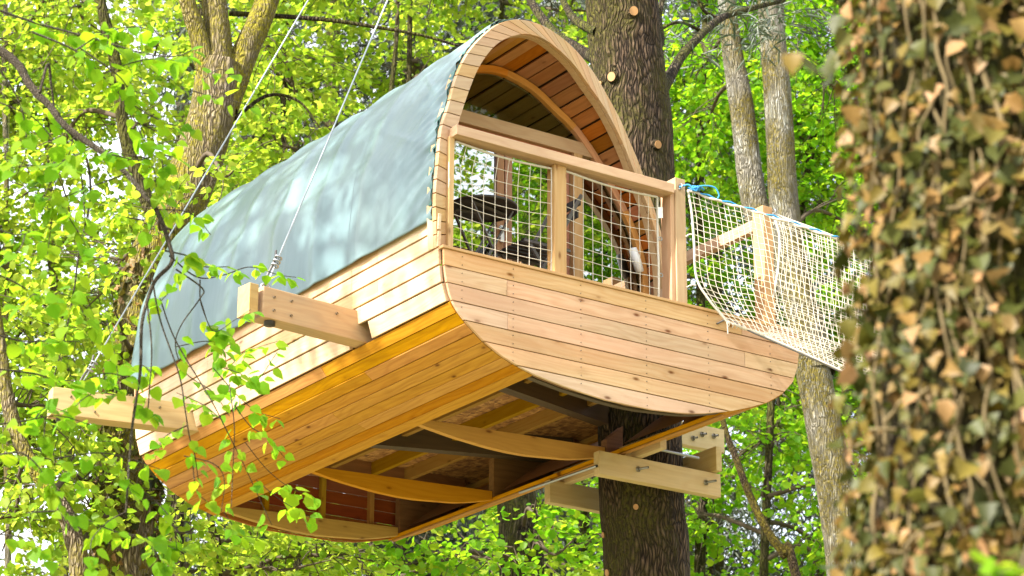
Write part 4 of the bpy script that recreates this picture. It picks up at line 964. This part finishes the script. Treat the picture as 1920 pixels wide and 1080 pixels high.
# dark leaning stem, bent stem, thin pale stem at the left
wood_tree('leaning_dark_tree', 0, 24.5, .085, 'thin dark stem leaning through the leaves at the upper left', [(160, 60, 25, 1.0), (260, 230, 25, .9), (90, 330, 25.5, 1.1), (220, 520, 25.2, 1.0), (40, 60, 25.4, 1.1), (120, 620, 25.8, .9)],
          M['leaf_yellow'], M['bark_dark'], 41, path=[(330, 1080), (318, 700), (290, 430), (238, 270), (215, 110), (188, 0), (150, -200)], top=.6)
wood_tree('bent_mossy_tree', 0, 20.8, .085, 'curved mossy stem sweeping in from the lower left edge', [(60, 760, 21.2, .8), (160, 900, 21.6, .8), (30, 960, 21.4, .9), (-80, 600, 21.5, 1.0), (330, 1000, 22.5, .7)],
          M['leaf_yellow'], M['bark_moss'], 43, path=[(150, 1130), (138, 1010), (120, 960), (80, 900), (40, 835), (12, 740), (2, 660), (-20, 500), (-60, 200)], top=.5)
wood_tree('thin_pale_tree', 0, 27.0, .040, 'thin pale upright stem near the left edge', [(20, 200, 27.5, 1.2), (10, 480, 27.6, 1.1), (110, 120, 28, 1.1), (60, 700, 28, 1.1)],
          M['leaf_yellow'], M['bark_grey'], 45, path=[(14, 1100), (10, 700), (12, 350), (8, 100), (20, -200)], top=.6)
# twin grey trunks at the right
D7 = 25.0
exb = [([ath(1532, 700, D7), ath(1512, 600, D7+.1), ath(1470, 500, D7+.2), ath(1420, 400, D7+.3), ath(1390, 200, D7+.3), ath(1366, 40, D7+.3), ath(1350, -200, D7+.3)], [.19, .175, .16, .148, .132, .10, .07])]
T7, Q7, r7 = wood_tree('twin_stem_tree', 0, D7, .205, 'grey lichen-spotted tree whose leaning trunk divides into two stems behind the rope net', [(1330, 110, 26, .7), (1560, 160, 26, .8), (1600, 420, 26.4, .8), (1320, 250, 26.6, .7)],
          M['leaf_green'], M['bark_grey'], 47, path=[(1592, 1120), (1570, 940), (1545, 800), (1522, 680), (1490, 520), (1470, 390), (1458, 180), (1444, 0), (1430, -250)], top=.6, extra=exb, group=None)
wood_tree('dead_stem_tree', 0, 21.8, .042, 'thin bare brown stem slanting up beneath the clamp beams', [], None, M['bark_thin'], 49, path=[(1495, 1090), (1470, 1040), (1445, 1005), (1420, 960), (1400, 915), (1380, 860), (1366, 825), (1350, 770)], top=.6, group=None)
wood_tree('dark_mossy_tree', 0, 24.5, .215, 'dark mossy trunk seen below the hull, left of the big trunk', [(900, 1050, 23.8, .6), (1040, 1040, 24, .5), (1000, 960, 23.6, .32), (760, 1060, 24, .7)], M['leaf_green'], M['bark_dark'], 51,
          path=[(980, 1090), (976, 1000), (970, 940), (965, 800), (960, 500), (950, 200)], top=.7, group=None)
wood_tree('slim_dark_tree', 0, 23.8, .040, 'slim dark stem under the rear corner of the hull', [(380, 1040, 23.6, .6), (470, 1000, 24, .6), (520, 1070, 23.8, .7), (640, 1040, 24, .7)], M['leaf_yellow'], M['bark_dark'], 53,
          path=[(412, 1090), (400, 1000), (392, 940), (396, 800), (400, 600)], top=.6, group=None)
# broad-leaved trees further back: (x, distance, radius, leaf, clumps...)
rg = np.random.default_rng(8)
def fill(name, px, D, r, label, ys, spread, mat, bk, seed, size=.084, per=58, rad=1.2):
    g = np.random.default_rng(seed); cl = []
    for y in ys:
        for k in range(2): cl.append((px+g.uniform(-spread, spread), y+g.uniform(-50, 50), D+g.uniform(-.8, 1.2), rad*g.uniform(.75, 1.15)))
    return wood_tree(name, px, D, r, label, cl, mat, bk, seed, size=size, per=per)
LY, LG = M['leaf_yellow'], M['leaf_green']
fill('maple_tree', 110, 28.5, .09, 'yellow-green maple filling the left edge behind the thin pale stem', (-60, 180, 420, 660, 900, 1120), 190, LY, M['bark_grey'], 61, per=62)
fill('maple_tree', 330, 30.0, .07, 'yellow-green maple right behind the mossy forked trunk', (-80, 140, 360, 600, 860, 1100), 200, LY, M['bark_dark'], 62, per=54)
fill('maple_tree', 560, 27.0, .06, 'yellow-green maple between the two stay cables', (-60, 110, 230, 350), 170, LY, M['bark_dark'], 63, per=64, rad=.95)
fill('maple_tree', 760, 26.5, .06, 'yellow-green maple above the tarpaulin ridge', (-80, 30, 130, 220), 170, LY, M['bark_dark'], 64, per=60, rad=.95)
fill('maple_tree', 950, 28.0, .06, 'yellow-green maple behind the crest of the arch', (-80, 20, 110), 150, LY, M['bark_dark'], 65, per=52, rad=.95)
fill('maple_tree', 700, 26.0, .05, 'low maple sprinkling leaves beneath the hull', (1030, 1110), 330, LY, M['bark_dark'], 66, per=34, rad=.9)
fill('maple_tree', 1310, 28.5, .08, 'fresh green maple right of the big trunk', (-60, 90, 240, 390, 560), 150, LG, M['bark_dark'], 67, per=78, rad=1.1)
fill('maple_tree', 1540, 29.5, .08, 'fresh green maple right of the twin grey stems', (-60, 110, 270, 430, 600, 760), 160, LG, M['bark_dark'], 68, per=84, rad=1.15)
fill('maple_tree', 1430, 27.5, .06, 'fresh green maple below the clamp beams', (800, 900, 1010, 1110), 190, LG, M['bark_dark'], 69, per=62, rad=1.0)
fill('maple_tree', 1100, 30.0, .06, 'green maple low behind the big trunk', (930, 1020, 1110), 200, LG, M['bark_dark'], 70, per=44, rad=.9)
fill('maple_tree', 1700, 31.0, .09, 'green maple mostly hidden behind the ivy trunk', (0, 250, 500, 750, 1000), 130, LG, M['bark_dark'], 71, per=50, rad=1.1)
# dark conifers behind the broad-leaved trees
def conifer(px, D, r, label, y_top, y_bot, spread, seed, dens=1.0):
    g = np.random.default_rng(seed); P = to_ground([ath(px, 1200, D), ath(px, 500, D), ath(px+10, -500, D)])
    o = empty('conifer', (P[0][0], P[0][1], GZ), label, 'tree', 'dark conifers at the back of the wood')
    Q, rr_ = trunk_part('trunk', P, np.linspace(r*1.2, r*.6, 6), M['bark_dark'], o, 14, 40, .05, seed)
    zt, zb_ = ath(px, y_top, D)[2], ath(px, y_bot, D)[2]; n = int((zt-zb_)/.26*5*dens); T = Tubes(); pp, dd = [], []
    wr = spread*D/FPX
    for k in range(n):
        z = zb_+(zt-zb_)*g.random(); c = Q[np.argmin(np.abs(Q[:, 2]-z))]; a = g.random()*2*math.pi; L = wr*(.35+.75*g.random())
        e = np.array([math.cos(a), math.sin(a), 0]); tipp = c+e*L+np.array([0, 0, -.25*L])
        B = catmull([c, c+e*L*.5+np.array([0, 0, .12*L]), tipp], 10); T.add(B[::2], np.linspace(.022, .006, 5), 4)
        for q in range(int(9*L)+2):
            t = g.random()**.6; p = B[min(9, int(t*9.9))]; sd = np.array([-e[1], e[0], 0])*g.choice([-1, 1])
            pp.append(p); dd.append(e*.5+sd*(.3+.7*g.random())+np.array([0, 0, -.5-.6*g.random()]))
    T.build('branches', M['twig'], o, 'stuff')
    needle_sprays(o, np.array(pp), np.array(dd), .45+.4*g.random(len(pp)), seed, m=15, size=.20, droop=.35)
for a in ((480, 36, .16, 'dark conifer behind the maple between the stay cables', -150, 500, 260, 81, .62), (760, 38, .18, 'dark conifer above the tarpaulin ridge', -150, 320, 260, 82, .85),
          (960, 36, .17, 'dark conifer left of the big trunk top', -150, 260, 230, 83, .85), (620, 34, .15, 'grey-green conifer under the left half of the hull', 880, 1180, 300, 84, 1.5),
          (880, 36, .16, 'dark conifer under the middle of the hull', 880, 1180, 260, 85, 1.5), (1340, 37, .17, 'dark conifer right of the big trunk', -150, 1180, 230, 86, .55),
          (1580, 39, .18, 'dark conifer behind the twin grey stems', -150, 1180, 240, 87, .55), (340, 40, .17, 'dark conifer low behind the mossy forked trunk', 500, 1180, 220, 88, .5), (1080, 40, .2, 'dark conifer low behind the big trunk', 860, 1180, 240, 89, 1.2)):
    conifer(*a)
# trees that stand outside the picture: shade on the left side, reflections in the panes
def copy_tree(o, loc, rz, label, group):
    c = o.copy(); COL.objects.link(c); c.location = loc; c.rotation_euler = (0, 0, rz); c['label'] = label; c['group'] = group
    for ch_ in o.children: k = ch_.copy(); COL.objects.link(k); k.parent = c
    return c
oS = empty('shade_tree', (-9.5, 4.2, GZ), 'slender maple standing left of the tree house', 'tree', 'trees round the clearing')
PS = [np.array([-9.5, 4.2, GZ-.1]), np.array([-9.4, 4.0, -2]), np.array([-9.2, 3.6, 4]), np.array([-9.1, 3.4, 12])]
QS, _ = trunk_part('trunk', PS, [.2, .16, .12, .06], M['bark_grey'], oS, 16, 40, .06, 91)
gs = np.random.default_rng(5); cl = []
for k in range(54):
    tgt = np.array([gs.uniform(-.2, .6), gs.uniform(-.6, 4.8), gs.uniform(-.3, 1.9)]); t = gs.uniform(10.0, 17); cl.append((tgt+SUN*t, gs.uniform(.28, .6)))
crown(oS, QS[QS[:, 2] > -3], cl, M['leaf_green'], .10, 44, 10, 92, layers=False)
# ------------------------------------------------------------------ ivy-clad trunk in the right foreground
DI = 6.3
ax = [ath(1887, 1400, DI), ath(1885, 1080, DI), ath(1880, 700, DI), ath(1872, 350, DI), ath(1850, 0, DI), ath(1835, -400, DI), ath(1825, -900, DI)]
PI_ = [np.array([ax[0][0], ax[0][1], GZ-.1])]+ax
IV = empty('ivy_trunk_tree', (PI_[0][0], PI_[0][1], GZ), 'thick foreground trunk wrapped in withering brown and olive ivy', 'tree')
QI, rI = trunk_part('trunk', PI_, [.40, .345, .335, .33, .325, .32, .31, .30], M['bark_dark'], IV, 48, 160, .05, 12)
# angle that looks at the camera
fa = math.atan2(CAM[1]-ax[2][1], CAM[0]-ax[2][0])
zlo, zhi = ath(1750, 1180, DI)[2], ath(1750, -110, DI)[2]
ivy_on(IV, QI, rI, zlo-.4, zhi+.5, 5200, .044, 19, 'ivy_leaves', None, .10, fa)
gi = np.random.default_rng(23); T = Tubes()
for k in range(18):
    a = fa+gi.uniform(-1.5, 1.5); z = zlo-.3; pts = []
    while z < zhi+.3:
        i = int(np.argmin(np.abs(QI[:, 2]-z))); rr_ = rI[i]+.035+.04*gi.random()
        pts.append(QI[i]*np.array([1, 1, 0])+np.array([math.cos(a)*rr_, math.sin(a)*rr_, z])); a += gi.normal(0, .07); z += .11
    T.add(catmull(pts, len(pts)*3), .0035+.006*gi.random()**2, 6)
for k in range(12):
    a = fa+gi.uniform(-1.4, 1.2); z = gi.uniform(zlo, zhi); pts = []
    for q in range(5):
        i = int(np.argmin(np.abs(QI[:, 2]-z))); rr_ = rI[i]+.055+.05*gi.random(); pts.append(QI[i]*np.array([1, 1, 0])+np.array([math.cos(a)*rr_, math.sin(a)*rr_, z])); a += .09*gi.uniform(.6, 1.4); z += gi.normal(.015, .02)
    T.add(catmull(pts, 20), .0035+.003*gi.random(), 6)
T.build('ivy_stems', M['vine'], IV, 'stuff')
def leaf_mesh(name, outline, mat, fold, curl, seed):
    """outline: (u along, half width) from base to tip; midrib plus two halves, folded and curled"""
    n = len(outline); V = []; F = []
    for u, w in outline:
        z0 = -curl*u*u
        V += [(u, 0, z0), (u, w*.55, z0+fold*w*.55), (u, w, z0+fold*w*.8-.15*w*abs(curl)), (u, -w*.55, z0+fold*w*.55), (u, -w, z0+fold*w*.8-.15*w*abs(curl))]
    for i in range(n-1):
        a, b = i*5, i*5+5
        F += [(a, b, b+1, a+1), (a+1, b+1, b+2, a+2), (b, a, a+3, b+3), (b+3, a+3, a+4, b+4)]
    me = bpy.data.meshes.new(name); me.from_pydata(V, [], F); me.materials.append(mat); me.polygons.foreach_set('use_smooth', [True]*len(F)); me.validate(); me.update(); return me
IVO = [(-.04, .02), (0, .16), (.10, .46), (.2, .50), (.33, .34), (.42, .42), (.55, .36), (.72, .20), (.88, .08), (1.0, .005)]
HEA = [(-.05, .1), (-.04, .28), (.05, .41), (.18, .50), (.34, .53), (.50, .49), (.64, .40), (.76, .29), (.86, .16), (.93, .06), (1.0, .005)]
ivm = [leaf_mesh('ivy_leaf', [(u+gi.normal(0, .012), w*gi.uniform(.85, 1.15)) for u, w in IVO], M['ivy'], gi.uniform(.1, .7), gi.uniform(-.2, .5), k) for k in range(7)]
lmm = [leaf_mesh('lime_leaf', [(u, w*gi.uniform(.92, 1.1)) for u, w in HEA], M['leaf_lime'], gi.uniform(.05, .4), gi.uniform(.05, .45), k) for k in range(7)]
def add_stalk(me, L):
    b = bmesh.new(); b.from_mesh(me); vs = [b.verts.new(v) for v in ((-L, -.012, .03), (-L, .012, .03), (0, .016, 0), (0, -.016, 0))]; b.faces.new(vs); b.to_mesh(me); b.free()
def put_leaf(name, me, p, tip, nz, s, parent):
    tip = tip/np.linalg.norm(tip); sd = np.cross(nz, tip); sd /= np.linalg.norm(sd)+1e-9; nn = np.cross(tip, sd)
    o = link(name, me, parent); q = p-np.array(parent.location)
    o.matrix_local = Matrix(((tip[0]*s, sd[0]*s, nn[0]*s, q[0]), (tip[1]*s, sd[1]*s, nn[1]*s, q[1]), (tip[2]*s, sd[2]*s, nn[2]*s, q[2]), (0, 0, 0, 1)))
    return o
for m_ in lmm: add_stalk(m_, .40)
for k in range(300):
    a = fa+gi.uniform(-.2, 1.5)*(1 if gi.random() < .86 else -1)*1.0
    a = fa+math.copysign(abs(a-fa), -1) if False else a
    z = gi.uniform(zlo, zhi); i = int(np.argmin(np.abs(QI[:, 2]-z))); N = np.array([math.cos(a), math.sin(a), 0])
    p = QI[i]*np.array([1, 1, 0])+N*(rI[i]+.05+.06*gi.random())+np.array([0, 0, z])
    put_leaf('leaf', ivm[k % 7], p, N*gi.uniform(0, .8)+gi.normal(0, .4, 3)-np.array([0, 0, .9]), N+gi.normal(0, .45, 3), gi.uniform(.045, .075), IV)
# a few ivy leaves that stick out on the left side
for (x, y, D, s) in ((1556, 120, 6.0, .06), (1552, 150, 6.0, .055), (1505, 118, 4.9, .05), (1488, 100, 4.8, .05), (1590, 200, 6.1, .07), (1585, 600, 6.1, .06), (1600, 690, 6.1, .06), (1590, 640, 6.1, .05), (1588, 60, 6, .06), (1575, 30, 6, .06)):
    put_leaf('leaf', ivm[int(x) % 7], ath(x, y, D), gi.normal(0, .4, 3)-np.array([0, 0, .8]), -FH+gi.normal(0, .4, 3), s, IV)

# ------------------------------------------------------------------ lime tree whose branches hang into the picture from the left
LBASE = ath(-900, 600, 9.5); LBASE[2] = GZ
LT = empty('lime_tree', LBASE, 'lime tree with fresh heart-shaped leaves on twigs hanging in front of the left side', 'tree')
PL_ = [LBASE-np.array([0, 0, .1]), LBASE+np.array([0, 0, 2.5]), ath(-880, 0, 9.4), ath(-850, -800, 9.3)]
QL, _ = trunk_part('trunk', PL_, [.24, .2, .16, .12], M['bark_grey'], LT, 24, 60, .06, 14)
TW = Tubes(); LP = []      # leaf posts: (position, direction)
def twig(px, D0, D1, r0, r1, leafy=.3, step=.030, mat=None):
    D0 *= 1.32; D1 *= 1.32; r0 *= .95 if r0 > .012 else .8; r1 *= .9
    n = len(px); P_ = [ath(x, y, D0+(D1-D0)*i/(n-1)) for i, (x, y) in enumerate(px)]
    L = sum(np.linalg.norm(P_[i+1]-P_[i]) for i in range(n-1)); m = max(10, int(L/.03)); Q_ = catmull(P_, m)
    w_ = fbm(np.stack([np.arange(m)*.07+n, 0*np.arange(m)+px[0][0]*.37, 0.03*np.arange(m)], 1), 3, 3); Q_ = Q_+np.stack([w_, -w_[::-1], w_*.7], 1)*min(.012, r0)*np.sin(np.linspace(0, np.pi, m))[:, None]
    TW.add(Q_, np.linspace(r0, r1, m), 6)
    d = leafy*L
    while d < L:
        k = min(m-2, int(d/L*(m-1))); dr = Q_[k+1]-Q_[k]; LP.append((Q_[k], dr/np.linalg.norm(dr))); d += step*gi.uniform(.6, 1.5)
    return Q_
main = twig([(-880, -300), (-500, -160), (-200, -30), (0, 96), (48, 144), (80, 185), (122, 237), (178, 274), (237, 326), (293, 393)], 9.2, 9.0, .034, .014, 2)
twig([(293, 393), (312, 440), (322, 490), (290, 530), (268, 600), (262, 700), (245, 830), (236, 960)], 9.0, 9.1, .014, .006, 2)
twig([(74, 174), (90, 120), (98, 160), (110, 230), (150, 320), (160, 420)], 9.0, 9.2, .010, .004, .5)
twig([(110, 225), (160, 290), (170, 370), (150, 470), (140, 540), (125, 620), (98, 720)], 9.1, 9.4, .009, .004, .35, .07)
B = [([(0, 20), (60, 40), (130, 60), (200, 80), (270, 100), (330, 105), (372, 88)], 8.6, 8.9, .008, .003, .15),
     ([(60, 60), (140, 95), (190, 140), (240, 190), (310, 230), (360, 240)], 8.5, 8.8, .007, .0025, .2),
     ([(140, 95), (200, 60), (260, 50), (310, 70)], 8.5, 8.6, .006, .0025, .2),
     ([(0, 130), (40, 200), (50, 280), (30, 330)], 8.4, 8.6, .006, .0025, .3),
     ([(190, 140), (240, 120), (290, 110), (340, 115)], 8.6, 8.7, .005, .0025, .2),
     ([(237, 190), (260, 240), (280, 270), (340, 260)], 8.8, 8.9, .005, .0025, .2),
     ([(380, 150), (410, 130), (440, 140), (470, 155)], 9.4, 9.5, .004, .002, .1), ([(360, 170), (395, 180), (440, 190), (475, 200)], 9.3, 9.4, .004, .002, .2),
     ([(178, 274), (120, 300), (60, 310), (10, 290)], 8.8, 8.6, .005, .0025, .3),
     ([(237, 326), (170, 350), (110, 370), (60, 360)], 8.9, 8.6, .005, .0025, .3),
     ([(293, 393), (340, 395), (370, 410), (395, 440)], 9.0, 9.4, .005, .0025, .1), ([(310, 470), (350, 480), (380, 500), (430, 500)], 9.0, 9.5, .006, .003, .2),
     ([(318, 480), (370, 520), (420, 515), (470, 500), (520, 515), (555, 520)], 9.6, 11.2, .006, .0025, .45, .06),
     ([(330, 505), (380, 540), (375, 560), (340, 610), (330, 650), (350, 700), (400, 735), (430, 780)], 9.3, 9.9, .006, .0025, .5, .06),
     ([(375, 560), (400, 620), (440, 600), (470, 580)], 9.8, 10.2, .004, .002, .3), ([(375, 525), (378, 570), (400, 620), (430, 640)], 9.8, 10.2, .005, .002, .5),
     ([(285, 520), (300, 600), (335, 700), (345, 760), (355, 820), (365, 855), (372, 900)], 9.2, 9.5, .006, .0025, .5, .07),
     ([(275, 560), (285, 660), (280, 740), (275, 790)], 9.1, 9.2, .006, .003, .5), ([(300, 560), (330, 640), (400, 760), (440, 840), (470, 900), (510, 985)], 9.3, 9.8, .0055, .002, .55, .08),
     ([(330, 650), (390, 640), (420, 660), (425, 690), (460, 660), (520, 640)], 9.9, 10.8, .004, .002, .2),
     ([(420, 690), (450, 700), (480, 715), (520, 660)], 10.2, 10.6, .004, .002, .2), ([(400, 690), (440, 735), (480, 770), (525, 785)], 9.9, 10.4, .004, .002, .2),
     ([(430, 720), (438, 800), (436, 870), (434, 950)], 9.8, 9.9, .004, .002, .35, .06), ([(440, 760), (470, 800), (500, 820), (540, 865)], 9.9, 10.3, .004, .002, .4),
     ([(345, 855), (400, 870), (420, 900), (415, 960)], 9.6, 9.8, .004, .002, .1, .05), ([(360, 860), (370, 920), (400, 950)], 9.5, 9.6, .004, .002, .3),
     ([(460, 830), (500, 880), (545, 915), (585, 930)], 10.0, 10.8, .003, .002, .55), ([(480, 900), (530, 940), (590, 975)], 10.0, 10.8, .003, .002, .6),
     ([(-40, 500), (30, 530), (80, 560), (110, 550), (150, 560)], 8.4, 8.8, .006, .0025, .3), ([(-30, 620), (40, 640), (90, 640), (150, 640)], 8.5, 8.8, .006, .0025, .3),
     ([(-30, 690), (60, 700), (130, 720), (200, 700), (260, 715)], 8.5, 9.0, .006, .0025, .15, .05), ([(-40, 800), (40, 790), (110, 780), (180, 800)], 8.5, 8.8, .006, .0025, .2, .055),
     ([(-30, 860), (40, 850), (90, 900), (120, 930)], 8.5, 8.7, .006, .0025, .2), ([(60, 960), (130, 960), (200, 990), (260, 1010)], 8.6, 8.9, .006, .0025, .1, .05),
     ([(236, 960), (200, 980), (170, 1020), (190, 1070)], 9.1, 9.0, .005, .002, .2), ([(230, 1000), (280, 1010), (330, 1030)], 9.1, 9.2, .005, .002, .2), ([(-20, 1000), (50, 1010), (100, 1050)], 8.6, 8.7, .005, .0025, .2),
     ([(420, 960), (450, 1000), (490, 1010)], 9.8, 10, .003, .002, .2), ([(240, 900), (280, 930), (320, 960)], 9.1, 9.2, .004, .002, .2, .05), ([(150, 870), (120, 880), (160, 920)], 8.9, 8.9, .004, .002, .2),
     ([(-30, 420), (30, 440), (70, 430)], 8.5, 8.7, .005, .0025, .3), ([(200, 600), (215, 660), (225, 740)], 9.0, 9.1, .004, .002, .1), ([(100, 860), (180, 850), (240, 860), (300, 880)], 8.8, 9.1, .005, .002, .1, .055),
     ([(-30, 180), (60, 220), (110, 270), (150, 250)], 8.4, 8.6, .005, .002, .3, .05), ([(150, 90), (220, 140), (250, 170), (310, 180)], 8.5, 8.7, .005, .002, .1, .05), ([(210, 290), (260, 300), (300, 290), (350, 300)], 8.8, 9.0, .005, .002, .2, .05)]
QS_ = [twig(*b) for b in B]
for k in range(48):          # side shoots
    q = QS_[int(gi.integers(0, len(QS_)))]; a = q[int(gi.integers(len(q)//3, len(q)))]; d = RT*gi.normal(0, .8)+DN*gi.uniform(-.35, .7)+FW*gi.normal(0, .5); d /= np.linalg.norm(d); L = gi.uniform(.18, .42)
    sp_ = catmull([a, a+d*L*.5+gi.normal(0, .02, 3), a+d*L+DN*L*.2+gi.normal(0, .03, 3)], 14)
    e_ = sp_[-1]-CAM
    if 960+FPX*np.dot(e_, RT)/np.dot(e_, FW) > 360: continue
    TW.add(sp_, np.linspace(.0038, .0016, 14), 5)
    for t in np.arange(2, 13, 1.1/L*.30): LP.append((sp_[int(t)], d))
TW.build('twigs', M['twig_grey'], LT, 'stuff')
gi.shuffle(LP) if False else None
idx = gi.permutation(len(LP)); rest = []
for k, i in enumerate(idx):
    p, d = LP[i]; sd = np.cross(d, (0, 0, 1)); sd /= np.linalg.norm(sd)+1e-9; sg = 1 if gi.random() < .5 else -1
    tip = d*gi.uniform(.1, .7)+sd*sg*gi.uniform(.4, 1)+gi.normal(0, .25, 3)-np.array([0, 0, gi.uniform(.2, .9)]); tip /= np.linalg.norm(tip)
    nz = np.array([0, 0, .8])-FH*.5+gi.normal(0, .4, 3); s = gi.uniform(.050, .088); p = p+tip*s*.38
    if k < 300: put_leaf('leaf', lmm[k % 7], p, tip, nz, s, LT)
    else: rest.append((p, tip, nz, s))

if rest:
    V = []; F = []; 
    for p, tip, nz, s in rest:
        sd = np.cross(nz, tip); sd /= np.linalg.norm(sd); nn = np.cross(tip, sd); b = len(V)
        for u, w, z in ((0, 0, 0), (.2, .43, .08), (.5, .42, .06), (.8, .18, 0), (1, 0, -.1), (.8, -.18, 0), (.5, -.42, .06), (.2, -.43, .08)): V.append(p+tip*u*s+sd*w*s+nn*z*s)
        F.append([b, b+1, b+2, b+3]); F.append([b, b+3, b+4, b+5]); F.append([b, b+5, b+6, b+7])
    obj_np('leaves', np.array(V), [np.array(F)], M['leaf_lime_mass'], LT, False, 'stuff')
# small lime shoot low in front of the ivy trunk
SH = empty('lime_shoot', ath(1990, 1200, 4.9)*np.array([1, 1, 0])+np.array([0, 0, GZ]), 'bright green leafy shoot in the bottom right corner before the ivy trunk', 'sapling')
b0 = np.array(SH.location); T = Tubes(); Pq = catmull([b0, b0+(ath(1990, 1200, 4.9)-b0)*.5, ath(1960, 1130, 4.9), ath(1900, 1085, 4.9), ath(1830, 1062, 4.9)], 40); T.add(Pq, np.linspace(.008, .002, 40), 6); T.build('stem', M['twig'], SH)
for k in range(16):
    p = Pq[gi.integers(26, 40)]+gi.normal(0, .012, 3); put_leaf('leaf', lmm[k % 7], p, gi.normal(0, .6, 3)-np.array([0, 0, .2]), np.array([0, 0, 1])-FH*.4+gi.normal(0, .3, 3), gi.uniform(.03, .045), SH)

# trees on the camera's right, mirrored in the panes
src = [o for o in bpy.data.objects if o.parent is None and o.name.startswith('maple_tree')]
RV = [((7.5, -10.0, GZ+.3), 0.3, 0), ((10.8, -12.5, GZ+1), 2.0, 6), ((5.5, -12.5, GZ+1.5), 1.2, 1), ((12.5, -9.0, GZ+.5), 4.0, 7), ((10.0, -17.0, GZ+3.5), 5.2, 0), ((13.5, -13.0, GZ-2), 0.9, 1), ((15.5, -10.5, GZ-1), 2.9, 6), ((10.5, -8.6, GZ-2), 5.0, 7), ((7.5, -15.0, GZ+3), 3.2, 7)]
for (loc, rz, s) in RV:
    c = copy_tree(src[s], loc, rz, ('yellow-green ' if s < 2 else 'fresh green ')+'maple across the clearing facing the tree house front', 'trees round the clearing')

# the wood goes on outside the picture; the net bridge ends at a further trunk on the right
for k, (px, D, rz, q, lab) in enumerate(((1880, 29.5, .6, 6, 'fresh green maple just past the right edge of the photograph'), (2120, 31, 2.2, 7, 'fresh green maple second past the right edge of the photograph'), (2400, 30, 3.9, 6, 'fresh green maple third past the right edge of the photograph'),
        (2250, 36, 5.0, 7, 'fresh green maple far back past the right edge of the photograph'), (-170, 29, 1.5, 0, 'yellow-green maple just past the left edge of the photograph'), (-420, 27, 3.1, 1, 'yellow-green maple second past the left edge of the photograph'), (-700, 29, 4.4, 0, 'yellow-green maple third past the left edge of the photograph'))):
    p = ath(px, 600, D); copy_tree(src[q], (p[0], p[1], GZ), rz, lab, 'trees past the edges of the photograph')
e_ = (c1[-1]+c2[-1])/2+dB*.15
AN = empty('anchor_tree', (e_[0], e_[1], GZ), 'plain trunk past the right edge that carries the far end of the net bridge', 'tree')
trunk_part('trunk', [np.array([e_[0]+.05, e_[1], GZ-.1]), np.array([e_[0], e_[1], GZ+3.5]), np.array([e_[0]+.1, e_[1], 2.0]), np.array([e_[0], e_[1]+.1, 7.0])], [.5, .42, .38, .3], M['bark_dark'], AN, 30, 90, .05, 17)
